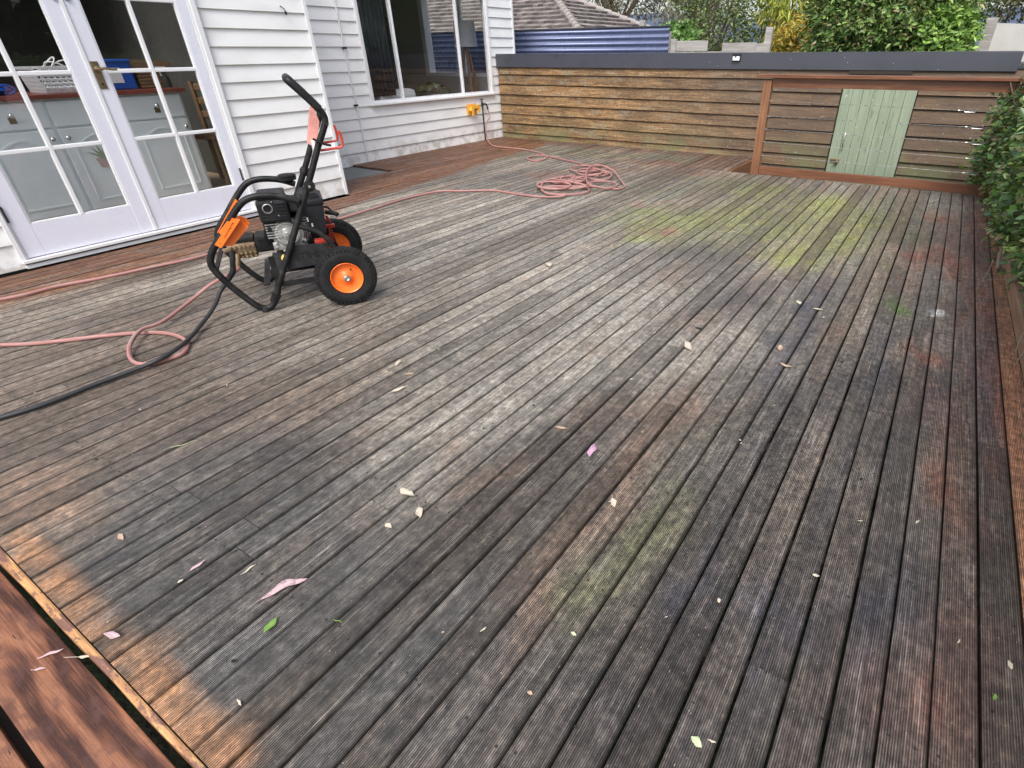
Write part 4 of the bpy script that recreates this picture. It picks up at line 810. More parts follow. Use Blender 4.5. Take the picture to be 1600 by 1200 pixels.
# ------------------------------------------------------------------ foliage
def leaves_mesh(name, C, N, size, cols, elong=2.0, droop=0.0, mat=None, parent=None, fold=0.25, up_bias=0.5, sizevar=0.35):
    """C: centres (n,3); each becomes a folded leaf (4 verts + mid)"""
    n = len(C); d = rng.normal(size=(n, 3)); d[:, 2] = d[:, 2] * 0.6 - droop; d += N * 0.6; d /= np.linalg.norm(d, axis=1)[:, None]
    nn = rng.normal(size=(n, 3)) * 0.6 + N * 0.7; nn[:, 2] += up_bias; s = np.cross(d, nn); s /= np.linalg.norm(s, axis=1)[:, None] + 1e-9; nn = np.cross(s, d)
    L = size * (1 + sizevar * rng.normal(size=n)).clip(0.45, 1.7); W = L / elong / 2
    L = L[:, None]; W = W[:, None]
    P = np.stack([C, C + d * L * .32 + s * W * .95 + nn * W * fold, C + d * L * .32 - s * W * .95 + nn * W * fold, C + d * L * .68 + s * W * .72 + nn * W * fold * .6, C + d * L * .68 - s * W * .72 + nn * W * fold * .6, C + d * L - nn * L * .10, C + d * L * .5], 1)
    o = np.arange(n)[:, None] * 7
    T = np.stack([np.concatenate([o + a, o + b, o + c], 1) for a, b, c in ((0, 1, 6), (0, 6, 2), (1, 3, 6), (2, 6, 4), (3, 5, 6), (4, 6, 5))], 1).reshape(-1, 3)
    me = bpy.data.meshes.new(name); nv = n * 7; nf = len(T)
    me.vertices.add(nv); me.vertices.foreach_set('co', P.reshape(-1).astype(np.float32)); me.loops.add(nf * 3); me.loops.foreach_set('vertex_index', T.reshape(-1).astype(np.int32))
    me.polygons.add(nf); me.polygons.foreach_set('loop_start', np.arange(nf, dtype=np.int32) * 3); me.polygons.foreach_set('use_smooth', np.ones(nf, dtype=bool)); me.update(calc_edges=True); me.validate()
    cc = np.asarray(cols, dtype=float); idx = rng.integers(0, len(cc), n); t_ = rng.random((n, 1)); c2 = cc[rng.integers(0, len(cc), n)]
    c = (cc[idx] * (1 - t_ * .5) + c2 * t_ * .5) * rng.uniform(0.65, 1.35, (n, 1)); c = np.repeat(np.clip(c, 0, 1), 7, 0)
    add_attr(me, 'tint', np.concatenate([c, np.ones((len(c), 1))], 1), 'FLOAT_COLOR'); me.materials.append(mat or M['leaf'])
    o_ = bpy.data.objects.new(name, me); scene.collection.objects.link(o_)
    if parent: o_.parent = parent
    return o_
def shell(c, r, n, inner=0.55):
    d = rng.normal(size=(n, 3)); d /= np.linalg.norm(d, axis=1)[:, None]; rad = rng.uniform(inner, 1.0, (n, 1)) ** 0.6
    return np.array(c) + d * rad * np.array(r), d
def clumps(c, r, k, per, cr, flat=0.8, inner=0.5):
    cc, dd = shell(c, r, k, inner); P = []; N = []
    for p, d in zip(cc, dd):
        q, e = shell(p, (cr * random.uniform(.6, 1.3),) * 2 + (cr * flat * random.uniform(.6, 1.2),), per, 0.3); P.append(q); N.append(e * .6 + d * .6)
    return np.concatenate(P), np.concatenate(N)
def bush(name, label, cat, base, crown_c, crown_r, k, per, cr, size, cols, elong=2.2, droop=0.0, group=None, mat=None, trunk_r=0.07, limbs=7, inner=0.35):
    t_ = thing(name, label, cat, base, 0, group); b = np.array(base)
    P, N = clumps(np.array(crown_c) - b, crown_r, k, per, cr, inner=inner)
    P = P[P[:, 2] > 0.05 - 0]; N = N[:len(P)]
    leaves_mesh('crown', P, N, size, cols, elong, droop, mat, t_)
    mb = MB(); cc = Vector(crown_c) - Vector(base); top = Vector((cc.x, cc.y, cc.z + crown_r[2] * .5)); mb.tube([(0, 0, 0), cc * .3 + Vector((.05, .03, 0)), cc * .7, top], [trunk_r, trunk_r * .8, trunk_r * .5, trunk_r * .15], 8, smooth=3)
    for i in range(limbs):
        a = i * 2.4; s0 = cc * random.uniform(.3, .7); e = cc + Vector((math.cos(a) * crown_r[0] * .8, math.sin(a) * crown_r[1] * .8, random.uniform(-.3, .7) * crown_r[2])); mb.tube([s0, (s0 + e) / 2 + Vector((0, 0, .1)), e], [trunk_r * .45, trunk_r * .3, trunk_r * .08], 6, smooth=3)
    mb.build('trunk', M['bark'], t_); return t_

# hedge / climber on the right side, over the balustrade
hd = thing('hedge', 'glossy green climbing hedge spilling over the right side of the deck', 'hedge', (1.05, 4.8, -0.6))
HC = []; HN = []
def hedge_in(y, z):      # inner face x of the hedge at (y, z)
    x = 0.50 + 0.05 * math.sin(y * 2.3) + 0.06 * noise.noise(Vector((y * 1.7, z * 3, 2)))
    if y > 5.4: x -= 0.10 * (y - 5.4) * (1 - abs(z - .35))
    x += 0.20 * max(0, 0.30 - z) / 0.3 * (1 if y < 5.6 else .3)
    x += max(0, 3.4 - y) * 0.16
    return x
for i in range(6200):
    y = random.uniform(0.6, 7.3); z = random.uniform(-0.1, 1.12 + 0.1 * math.sin(y * 3)); x = hedge_in(y, z) + abs(random.gauss(0, .05))
    if z > .95: x += random.uniform(0, .6)
    if noise.noise(Vector((y * 4.1, z * 4.5, 8))) < -.22: continue
    x += .07 * noise.noise(Vector((y * 5.5, z * 6, 1)))
    HC.append((x, y, z))
HC = np.array(HC); seeds = HC
rep = 7; HC = np.repeat(seeds, rep, 0) + rng.normal(size=(len(seeds) * rep, 3)) * np.array([.035, .05, .045]); HC[:, 0] += rng.exponential(0.05, len(HC))
HN = np.tile(np.array([[-0.8, -0.2, 0.5]]), (len(HC), 1))
m_ = HC[:, 2] < 1.3; HC, HN = HC[m_], HN[m_]
top = np.stack([rng.uniform(.6, 1.6, 9000), rng.uniform(.6, 7.3, 9000), rng.normal(1.12, .06, 9000)], 1); HC = np.concatenate([HC, top]); HN = np.concatenate([HN, np.tile([[0, 0, 1.0]], (9000, 1))])
HC -= np.array([1.05, 4.8, -0.6])
leaves_mesh('leaves', HC, HN, 0.046, [(0.10, 0.20, 0.05), (0.14, 0.27, 0.06), (0.05, 0.11, 0.045), (0.26, 0.37, 0.10), (0.08, 0.16, 0.07), (0.33, 0.42, 0.15), (0.20, 0.15, 0.08)], 1.7, 0.25, M['leafgloss'], hd, up_bias=.9)
mb = MB()
for i in range(34):
    y = random.uniform(1.0, 6.9); x = random.uniform(.8, 1.15); mb.tube([(x - 1.05, y - 4.8, 0), (x - 1.05 + random.uniform(-.1, .1), y - 4.8 + random.uniform(-.2, .2), .7), (x - 1.25 + random.uniform(-.2, .2), y - 4.8 + random.uniform(-.4, .4), 1.6)], [.02, .015, .005], 6, smooth=3)
mb.bbox(-0.15, 0.55, -4.2, 2.5, 0.0, 1.55, 0.05)
mb2 = MB()
mb.v = mb.v; mb.build('stems', M['bark'], hd) if False else None
mb = MB()
for i in range(60):
    y = random.uniform(1.0, 6.9); x = random.uniform(.72, 1.2); mb.tube([(x - 1.05, y - 4.8, 0), (x - 1.05 + random.uniform(-.1, .1), y - 4.8 + random.uniform(-.2, .2), .7), (x - 1.25 + random.uniform(-.2, .2), y - 4.8 + random.uniform(-.4, .4), 1.6)], [.02, .015, .005], 6, smooth=3)
mb.build('stems', M['bark'], hd)
tw = MB()
TW = [((1560, 365), (1542, 352), (1525, 350)), ((1552, 405), (1545, 422), (1524, 455)), ((1550, 335), (1538, 334), (1524, 334)), ((1590, 437), (1565, 437), (1542, 437)), ((1600, 440), (1590, 478), (1578, 486)), ((1602, 535), (1588, 532), (1576, 528)), ((1604, 545), (1592, 560), (1583, 575)), ((1600, 520), (1588, 545), (1590, 560))]
for q in TW:
    P3 = [gp(u, v, 0.012 + 0.10 * (1 - i / 2)) - np.array([1.05, 4.8, -0.6]) for i, (u, v) in enumerate(q)]
    tw.tube(P3, [.003, .002, .001], 5, smooth=4); tw.build('twig', M['twig'], hd); tw = MB()
A = gp(1569, 385, .12); B = gp(1559, 420, .01); tw.tube([A - np.array([1.05, 4.8, -.6]) + np.array([.15, .1, .1]), A - np.array([1.05, 4.8, -.6]), B - np.array([1.05, 4.8, -.6])], [.014, .013, .011], 7, smooth=3)
tw.build('twig', M['twig'], hd)

G1 = [(0.13, 0.20, 0.07), (0.18, 0.26, 0.09), (0.09, 0.13, 0.055), (0.26, 0.33, 0.14), (0.20, 0.17, 0.10)]
def Y(u, v, y): return ony(u, v, y)
yb = 12.6
bush('bushy_tree', 'fine leaved mid green tree rising behind the grey paling fence', 'tree', (-4.9, 13.2, -.6), (-4.75, 13.2, 2.0), (.95, .8, 1.7), 260, 50, .26, .065, G1, 2.2)
bush('bushy_tree', 'small pale green shrub right beside the end of the corrugated fence', 'shrub', (-5.4, 11.6, -.6), (-4.95, 11.6, 1.28), (.5, .45, .42), 70, 50, .15, .065, [(0.12, 0.24, 0.05), (0.2, 0.33, 0.10), (0.06, 0.12, 0.04)], 1.8)
bush('bamboo_clump', 'yellow green drooping bamboo between the two green trees', 'bamboo', (-3.25, 13.4, -.6), (-3.25, 13.4, 2.5), (.60, .6, 1.7), 190, 60, .22, .14, [(0.40, 0.42, 0.05), (0.28, 0.35, 0.06), (0.50, 0.46, 0.09), (0.15, 0.22, 0.04)], 6.5, 1.3)
bush('golden_shrub', 'yellow and orange leaved shrub low behind the shed roof', 'shrub', (-2.75, 12.6, -.6), (-2.75, 12.6, 1.35), (.62, .5, .55), 110, 55, .18, .09, [(0.45, 0.42, 0.08), (0.42, 0.22, 0.05), (0.28, 0.32, 0.08), (0.5, 0.34, 0.07)], 4.5, .4)
bush('broadleaf_shrub', 'large bright green broadleaf shrub filling the space behind the shed', 'shrub', (-1.0, 11.4, -.6), (-1.25, 11.4, 1.65), (1.22, .8, 1.0), 420, 75, .26, .080, [(0.10, 0.19, 0.055), (0.16, 0.27, 0.07), (0.06, 0.12, 0.04), (0.26, 0.36, 0.11), (0.22, 0.19, 0.09)], 2.3, .2, mat=M['leafgloss'])
bush('broadleaf_shrub', 'fresh lime green broadleaf shrub in front of the pale wall at the right', 'shrub', (0.0, 11.0, -.6), (-0.38, 11.0, 1.30), (.42, .45, .45), 90, 60, .2, .082, [(0.20, 0.34, 0.07), (0.28, 0.42, 0.10), (0.12, 0.22, 0.06)], 2.4, .2, mat=M['leafgloss'])
bush('dense_tree', 'tall mixed green tree behind the broadleaf shrub', 'tree', (-1.2, 14.8, -.6), (-1.3, 14.8, 3.1), (2.2, 1.3, 1.9), 300, 50, .34, .09, [(0.08, 0.14, 0.045), (0.14, 0.22, 0.06), (0.05, 0.09, 0.035), (0.20, 0.27, 0.10)], 2.2, .1, trunk_r=.12)
bush('dense_tree', 'brownish green creeper covered tree at the top right corner', 'tree', (1.3, 13.0, -.6), (1.0, 13.0, 2.6), (1.1, .9, 1.15), 210, 60, .28, .07, [(0.10, 0.11, 0.05), (0.17, 0.15, 0.08), (0.07, 0.09, 0.04), (0.22, 0.20, 0.10)], 2.6, .5)
for (x_, y_, z_, r_, lab) in ((-16.5, 30, 5.4, 3.4, 'olive brown gum tree behind the tiled roof, the left one'), (-12.2, 31, 4.6, 3.0, 'olive brown gum tree between the tiled roof and the green tree')):
    bush('gum_tree', lab, 'tree', (x_, y_, -.6), (x_, y_, z_), (r_, r_, 3.3), 330, 46, .6, .16, [(0.17, 0.155, 0.10), (0.22, 0.20, 0.14), (0.10, 0.10, 0.06), (0.26, 0.24, 0.17)], 3.5, .6, trunk_r=.22, limbs=14)
# plants on the garden side, mirrored in the door glass
for (x_, y_, z_, r_, lab) in ((5.5, 5.0, 3.0, 2.4, 'dark green garden tree beyond the hedge'), (6.5, 9.5, 3.2, 2.6, 'dark green garden tree far along the hedge'), (4.5, -1.5, 2.8, 2.2, 'dark green garden tree beside the photographer')):
    bush('garden_tree', lab, 'tree', (x_, y_, -.6), (x_, y_, z_), (r_, r_, 2.4), 200, 50, .5, .17, [(0.06, 0.10, 0.035), (0.09, 0.14, 0.045), (0.04, 0.07, 0.03)], 2.2, .2, trunk_r=.16, group='trees across the garden')

# ------------------------------------------------------------------ neighbouring fences and roof
# horizontal corrugated steel screen
YC = 9.35; n = 12; pit = 0.0875; ztop = 1.565
mb = MB(); vs = []; nn_ = 0
for i in range(n * 10 + 1):
    z = ztop - i * pit / 10; d = 0.019 * math.cos(2 * math.pi * i / 10)
    vs += [(-12.0, YC + d, z), (-4.10, YC + d, z)]; nn_ += 1
mb.add(vs, [(2 * i, 2 * i + 1, 2 * i + 3, 2 * i + 2) for i in range(nn_ - 1)], True)
cf = thing('corrugated_screen', 'blue grey corrugated steel fence between the house wall and the paling fence', 'fence', (-8, YC, -0.6))
M['corr'] = simple('blue_grey_corrugated_steel', (0.17, 0.20, 0.33), 0.30, metal=0.2, var=0.1, scale=4)
o = mb.build('sheet', M['corr'], cf, fix=False); o.data.transform(Matrix.Translation((8, -YC, .6))); so2 = o.modifiers.new('s', 'SOLIDIFY'); so2.thickness = 0.002
mb = MB(); mb.bbox(-12, -4.095, YC - 0.020, YC + 0.022, ztop + 0.002, ztop + 0.016, 0.002); o = mb.build('capping', M['fascia'], cf); o.data.transform(Matrix.Translation((8, -YC, .6)))
for xx in (-4.13, -6.5, -9): mb = MB(); mb.box(xx - .03, xx + .03, YC + .03, YC + .09, -.6, 1.5); o = mb.build('post', M['greytimber'], cf); o.data.transform(Matrix.Translation((8, -YC, .6)))
# grey paling fence, left piece
YP = 11.0
def P_(u, v): return ony(u, v, YP)
pf = thing('paling_fence', 'silvered grey timber paling fence between the corrugated sheet and the bamboo', 'fence', (P_(1050, 80)[0], YP, -.6))
def pa(mb, name, m): o = mb.build(name, m, pf); o.data.transform(Matrix.Translation(-Vector(pf.location))); return o
for (u0, v0, u1) in ((1043, 68, 1050), (1050, 61, 1058), (1183, 68, 1205)):
    a = P_(u0, v0); b = P_(u1, v0); mb = MB(); mb.bbox(a[0], b[0], YP - .05, YP + .03, -.6, a[2], .004); pa(mb, 'post', M['greytimber'])
a = P_(1058, 64); b = P_(1107, 66); mb = MB(); mb.bbox(a[0], b[0], YP - .03, YP - .005, a[2] - .16, a[2], .004); pa(mb, 'board', M['greytimber'])
mb = MB(); mb.bbox(a[0], P_(1183, 80)[0], YP - .0295, YP - .006, a[2] - .40, a[2] - .17, .004); pa(mb, 'board', M['greytimber'])
a = P_(1130, 67); b = P_(1183, 67); mb = MB(); mb.bbox(a[0], b[0], YP - .03, YP - .005, a[2] - .16, a[2], .004); pa(mb, 'board', M['greytimber'])
a = P_(1196, 42); b = P_(1207, 42); mb = MB(); mb.bbox(a[0], b[0], YP + .04, YP + .12, -.6, a[2], .006); pa(mb, 'post', M['greytimber'])
# pale post with a cap seen over the corrugated screen
a = ony(999, 32, 12.5); b = ony(1007, 32, 12.5); mb = MB(); mb.bbox(a[0], b[0], 12.5, 12.6, -.6, a[2], .006); tag(mb.build('fence_post', M['greytimber']), 'single pale fence post rising above the corrugated steel fence', 'post')
# right piece: pale rendered wall with dark top step and a post
YR_ = 12.2; a = ony(1556, 36, YR_); b = ony(1556, 82, YR_)
pw = thing('pale_wall', 'pale grey boundary wall behind the lime green shrub at the right', 'wall', (a[0], YR_, -.6))
M['pale'] = simple('pale_grey_render', (0.50, 0.49, 0.47), 0.8, var=0.15, scale=6, bump=.2)
za = a[2] + .6; mb = MB(); mb.prism([(0, 0), (2.6, 0), (2.6, za - .35), (.35, za - .02), (0, za)], 'y', -.05, .05); mb.build('panel', M['pale'], pw)
mb = MB(); mb.bbox(-.14, .02, -.09, -.052, 0, za + .07, .004); mb.build('post', M['greytimber'], pw)

# neighbour's tiled hip roof
Fp = ony(905, 50, 16.0); t_ = 0.42
nbh = thing('neighbour_house', 'neighbouring house with a brown grey tiled hip roof above the steel fence', 'house', (Fp[0], Fp[1], -.6))
t = NT('weathered_concrete_tile'); ob = t.tc.outputs['Object']; a_ = t.attr('rnd').outputs['Fac']
c = t.ramp(a_, [(0, (0.10, 0.085, 0.08)), (.5, (0.20, 0.17, 0.155)), (1, (0.31, 0.27, 0.25))]); c = t.mix(t.rampf(t.noise(ob, 9, 5), .4, .7, 0, .6), c, (0.13, 0.115, 0.11)); t.col(c).p(rough=.85).bump(t.noise(ob, 30, 4), .4, .01); M['tile'] = t.m
def tiles(nm, ea, eb, updir, rise, courses, gauge, tw_, inset0, inset1):
    # ea..eb the eave, updir horizontal unit vector uphill; each course shortened by hips; every tile a small lapped slab
    V = []; Fc = []; rr = []
    ea, eb, U = Vector(ea), Vector(eb), Vector(updir); al = (eb - ea); Lg = al.length; al.normalize(); sl_ = (U + Vector((0, 0, rise))).normalized(); nr = al.cross(sl_); nr = nr if nr.z > 0 else -nr
    for i in range(courses):
        r0 = i * gauge; h0 = r0 / sl_.length; hor = r0 * (Vector((sl_.x, sl_.y, 0)).length)
        s0 = inset0 * hor; s1 = Lg - inset1 * hor
        s = s0 - (0.5 * tw_ if i % 2 else 0) 
        while s < s1:
            a, b = max(s, s0), min(s + tw_ - .006, s1)
            if b - a > .03:
                q = random.random(); lift = .075 + random.uniform(-.006, .006); o = len(V)
                for (ss, rr_, hh) in ((a, r0, 0), (b, r0, 0), (b, r0, lift), (a, r0, lift), (a, r0 + gauge * 1.05, .004), (b, r0 + gauge * 1.05, .004)): V.append(ea + al * ss + sl_ * rr_ + nr * hh); rr.append(q)
                Fc += [(o, o + 1, o + 2, o + 3), (o + 3, o + 2, o + 5, o + 4), (o, o + 3, o + 4), (o + 1, o + 5, o + 2)]
            s += tw_
    me = bpy.data.meshes.new(nm); me.from_pydata([tuple(v) for v in V], [], Fc); add_attr(me, 'rnd', rr); me.materials.append(M['tile']); o = bpy.data.objects.new(nm, me); scene.collection.objects.link(o); o.parent = nbh; return o
e0 = Vector((0, 0, Fp[2] + .6)); LX, LY = 9.0, 6.0
tiles('roof', e0 + Vector((-LX, 0, 0)), e0, (0, 1, 0), t_, 12, .33, .21, 0, 1.0)
tiles('roof', e0, e0 + Vector((0, LY, 0)), (-1, 0, 0), t_, 12, .33, .21, 1.0, 1.0)
M['ridge'] = simple('pale_ridge_tile', (0.30, 0.27, 0.25), .85, var=.3, scale=12); mb = MB()
for i in range(15):
    s = i * .30; p0 = e0 + Vector((-s, s, s * t_)) * .70; p1 = e0 + Vector((-s - .34, s + .34, (s + .34) * t_)) * .70
    mb.tube([p0 + Vector((0, 0, .045)), p1 + Vector((0, 0, .02))], [.115, .09], 10)
mb.build('ridge_capping', M['ridge'], nbh); mb = MB()
for i in range(12):
    s = i * .30; b0 = e0 + Vector((0, LY, 0)); mb.tube([b0 + Vector((-s, -s, s * t_)) * .70 + Vector((0, 0, .04)), b0 + Vector((-s - .34, -s - .34, (s + .34) * t_)) * .70 + Vector((0, 0, .02))], [.11, .09], 10)
mb.build('ridge_capping', M['ridge'], nbh)
mb = MB(); mb.prism([(-LX, .25), (-.4, .25), (-.4, LY - .25), (-LX, LY - .25)], 'z', 0, e0.z - .05); mb.build('wall', simple('brick_wall', (.25, .14, .1), .8), nbh)

# ------------------------------------------------------------------ pressure washer
TH_ = math.radians(57.5)
WO = (-3.2493, 1.6209, 0.0)
pwz = thing('pressure_washer', 'black and orange petrol pressure washer on two wheels standing on the deck', 'pressure washer', WO, TH_)
R = 0.0175
FR = MB()
HW = 0.25
for s in (-1, 1):
    y = s * HW
    # lower loop + front + top arch
    FR.tube([(0.118, y, 0.150), (0.085, y, 0.070), (0.050, y, 0.026), (0.012, y, 0.021), (-0.030, y, 0.050), (-0.110, y, 0.170), (-0.155, y, 0.262), (-0.162, y, 0.315), (-0.135, y, 0.372), (-0.060, y, 0.460), (0.004, y, 0.535), (0.062, y, 0.592), (0.112, y, 0.615), (0.180, y, 0.619), (0.258, y, 0.605), (0.330, y, 0.575)], R, 12, smooth=5)
    # upright
    FR.tube([(0.105, y, 0.120), (0.167, y * .99, 0.232), (0.240, y * .97, 0.362), (0.328, y * .93, 0.523), (0.395, y * .90, 0.645), (0.405, y * .88, 0.665)], R, 12, smooth=4)
    # rear strut to the axle and lower flat bar
    FR.tube([(0.300, y * .95, 0.442), (0.392, y, 0.395), (0.440, y * 1.04, 0.325), (0.462, y * 1.08, 0.235), (0.470, y * 1.08, 0.165)], 0.0135, 10, smooth=4)
    FR.bar((0.133, y, 0.142), (0.455, y, 0.142), 0.006, 0.030)
FR.tube([(-0.155, -HW, 0.262), (-0.155, HW, 0.262)], 0.012, 10); FR.tube([(0.330, -HW * .93, 0.525), (0.330, HW * .93, 0.525)], 0.012, 10)
FR.box(0.10, 0.40, -0.20, 0.20, 0.19, 0.198); FR.bar((0.06, -HW, 0.15), (0.06, HW, 0.15), 0.03, 0.006); FR.bar((0.12, -HW + .01, .15), (0.12, -HW + .01, .30), .03, .006, up=(0, 1, 0))
FR.build('frame', M['blkpipe'], pwz)
for s in (-1, 1):
    f_ = MB(); f_.lathe((0.014, s * HW, 0.0), (0, 0, 1), [(0, 0), (0, 0.021), (0.016, 0.022), (0.030, 0.018), (0.030, 0)], 16); f_.build('foot', M['greyplas'], pwz)
    f_ = MB(); ax = Vector((0.06, 0, 0.10)).normalized(); f_.lathe((0.066, s * HW, 0.048), (0.045, 0, 0.072), [(0, 0.021), (0.036, 0.024), (0.040, 0.026), (0.043, 0.026), (0.046, 0.022), (0.046, 0.017)], 16); f_.build('sleeve', M['blkplas'], pwz)
hd_ = MB()
for s in (-1, 1):
    y = s * 0.215
    hd_.tube([(0.392, y, 0.640), (0.425, y, 0.700), (0.493, y * .98, 0.832), (0.535, y * .97, 0.905), (0.556, y * .96, 0.950), (0.553, y * .96, 0.980), (0.535, y * .96, 1.012), (0.497, y * .95, 1.060), (0.437, y * .94, 1.128)], R * .95, 12, smooth=5)
hd_.tube([(0.437, -0.203, 1.128), (0.430, -0.19, 1.134), (0.426, -0.15, 1.138), (0.426, 0.15, 1.138), (0.430, 0.19, 1.134), (0.437, 0.203, 1.128)], R * .95, 12, smooth=3)
ho = hd_.build('handle', M['blkpipe'], pwz)
gm_ = MB(); gm_.tube([(0.540, -0.206, 1.005), (0.497, -0.2045, 1.060), (0.437, -0.203, 1.128), (0.428, -0.17, 1.137), (0.426, 0, 1.138), (0.428, .17, 1.137), (0.437, .203, 1.128), (0.497, .2045, 1.060)], 0.0205, 12, smooth=5); gm_.build('grip', M['blkplas'], ho)
# clamp knobs
for s in (-1, 1):
    k_ = MB()
    for (cx_, cz_) in ((0.402, 0.645),):
        k_.lathe((cx_, s * 0.222, cz_), (0, s, 0), [(0, .018), (.012, .030), (.034, .028), (.038, .0)], 10); k_.lathe((cx_, s * 0.262, cz_), (0, s, 0), [(-.004, .008), (.004, .008), (.005, 0)], 10)
    k_.build('clamp_knob', M['blkplas'], pwz)
    k_ = MB(); k_.lathe((0.402, s * 0.2615, 0.645), (0, s, 0), [(0, .0085), (.006, .0075), (.007, 0)], 10); k_.build('bolt', M['chrome'], pwz)
# star knob on the top arch
k_ = MB(); k_.lathe((0.302, 0.03, 0.625), (0, 0, 1), [(0, .022), (.012, .032), (.016, .046), (.040, .048), (.046, .040), (.048, 0)], 11); k_.build('fuel_cap', M['blkplas'], pwz)
# faded plate and gun hooks between the handles
pl_ = MB(); pl_.prism([(0.452, 0.825), (0.490, 0.795), (0.535, 0.930), (0.520, 1.015), (0.505, 0.985)], 'y', -0.02, 0.14)
pl_.v = [(x_, y_ * .9, z_) for (x_, y_, z_) in pl_.v]
po_ = pl_.build('faded_panel', M['fadedred'], pwz)
bk = MB(); bk.bbox(0.470, 0.488, -0.05, 0.17, 0.74, 0.84, .004); bk.build('panel_bracket', M['white_pl'], po_)
for y in (-0.19, 0.10):
    h_ = MB(); h_.tube([(0.500, y, 0.808), (0.560, y, 0.812), (0.608, y, 0.818), (0.616, y, 0.835), (0.618, y, 0.860), (0.612, y, 0.898)], 0.0062, 8, smooth=4); h_.build('gun_hook', M['redwire'], pwz)
lv = MB(); lv.tube([(0.475, -0.235, 0.872), (0.520, -0.24, 0.845), (0.555, -0.235, 0.835)], .006, 8, smooth=3); lv.tube([(0.545, -.215, .99), (0.562, -.215, .965), (.560, -.22, .93)], .005, 6, smooth=3); lv.build('lever', M['blkplas'], pwz)
# orange corner brackets
for s in (-1, 1):
    y = s * (HW + 0.003)
    ob_ = MB()
    if s < 0:
        ob_.prism([(-0.112, 0.408), (-0.088, 0.388), (0.035, 0.515), (0.004, 0.530)], 'y', y - 0.026, y + 0.024)
        ob_.prism([(-0.078, 0.478), (-0.040, 0.438), (0.030, 0.522), (0.045, 0.560), (0.034, 0.590)] if False else [(-0.075, 0.470), (-0.060, 0.440), (0.002, 0.512), (-0.020, 0.520)], 'y', y - 0.030, y - 0.027)
        ob_.prism([(0.004, 0.505), (0.030, 0.525), (0.062, 0.510), (0.070, 0.480), (0.045, 0.462), (0.016, 0.470)], 'y', y + 0.04, y + 0.048)
        ob_.prism([(-0.088, 0.388), (0.035, 0.515), (0.062, 0.470), (-0.040, 0.380)], 'y', y + 0.018, y + 0.05)
    else:
        ob_.prism([(-0.152, 0.350), (-0.128, 0.332), (0.018, 0.492), (-0.004, 0.528)], 'y', y - 0.03, y + 0.024)
    ob_.build('orange_bracket', M['orange'], pwz)
ob_ = MB(); ob_.add([(-0.150, 0.24, 0.34), (-0.150, -0.02, 0.36), (0.01, -0.02, 0.55), (0.02, 0.24, 0.56)], [(0, 1, 2, 3)])
# triangular cut in the bracket shown dark + bolts
bt = MB(); bt.prism([(-0.056, 0.470), (-0.030, 0.492), (-0.052, 0.492)], 'y', -HW - 0.031, -HW - 0.0235)
for q in ((-0.085, 0.412), (-0.015, 0.480), (0.0, 0.505)): bt.lathe((q[0], -HW - 0.0235, q[1]), (0, -1, 0), [(0, .006), (.005, .005), (.006, 0)], 8)
bt.build('bracket_bolt', M['blkplas'], pwz)
# engine: crankcase, cooling cover, recoil disc, filter box, tank
en = MB(); en.bbox(0.135, 0.345, -0.10, 0.14, 0.30, 0.47, 0.02); en.bbox(0.12, 0.20, -0.13, 0.12, 0.36, 0.46, 0.012); en.bbox(0.27, 0.37, -0.06, 0.12, 0.40, 0.52, 0.015)
eo = en.build('engine_block', M['blkplas'], pwz)
en = MB(); en.lathe((0.228, -0.115, 0.388), (0, -1, 0), [(-0.02, .088), (.0, .088), (.012, .080), (.012, .074), (.020, .070), (.030, .062), (.030, .052), (.024, .048), (.024, .030), (.034, .026), (.036, .012), (.042, .010), (.042, 0)], 36)
en.bbox(0.140, 0.315, -0.128, -0.105, 0.295, 0.345, .008); en.bbox(0.150, 0.200, -0.130, -0.100, 0.400, 0.455, .008); eo2 = en.build('side_cover', M['silver'], pwz)
en = MB(); 
for k in range(3): a0 = -1.2 + k * .3; en.tube([(0.228 + math.cos(a) * (0.094 + k * .009), -0.105, 0.380 + math.sin(a) * (0.094 + k * .009)) for a in np.linspace(-1.5, .5, 12)], .004, 6)
for q in ((0.165, 0.335), (0.295, 0.335), (0.160, 0.42), (0.155, 0.31), (0.255, 0.485), (0.235, 0.47)): en.lathe((q[0], -0.131, q[1]), (0, -1, 0), [(0, .009), (.007, .008), (.008, 0)], 6)
en.bbox(0.205, 0.25, -0.125, -0.11, 0.445, 0.475, .004); en.build('bolt', M['chrome'], eo2)
en = MB(); en.lathe((0.18, -0.13, 0.255), (0, -1, 0), [(0, .018), (.02, .020), (.022, .012), (.030, .012), (.031, 0)], 10); en.build('oil_plug', M['yellowp'], eo)
# air filter box with louvres and round port
M45 = Matrix.Rotation(0, 4, 'Y')
en = MB(); en.bbox(0.118, 0.270, -0.175, 0.05, 0.462, 0.578, .016); en.bbox(0.128, 0.268, -0.165, 0.06, 0.579, 0.600, .012)
for k in range(5):
    z = 0.487 + k * .017; en.bbox(0.212, 0.256, -0.1785, -0.1745, z, z + .007, .002)
    if k < 3: en.bbox(0.128, 0.160, -0.1785, -0.1745, z - .012, z - .006, .001)
for k in range(3): en.bbox(0.165, 0.215, -0.1785, -0.1745, .474 + k * .010, .479 + k * .010, .001)
fo = en.build('filter_box', M['greyplas'], pwz)
en = MB(); en.lathe((0.170, -0.175, 0.538), (0, -1, 0), [(0, .026), (.006, .026), (.008, .022), (.001, .019), (-.002, .017)], 20, ); en.build('port_ring', M['silver'], fo)
en = MB(); en.lathe((0.170, -0.1755, 0.538), (0, -1, 0), [(0, .018), (.003, .016), (.003, 0)], 18); en.build('port', M['rubber'], fo)
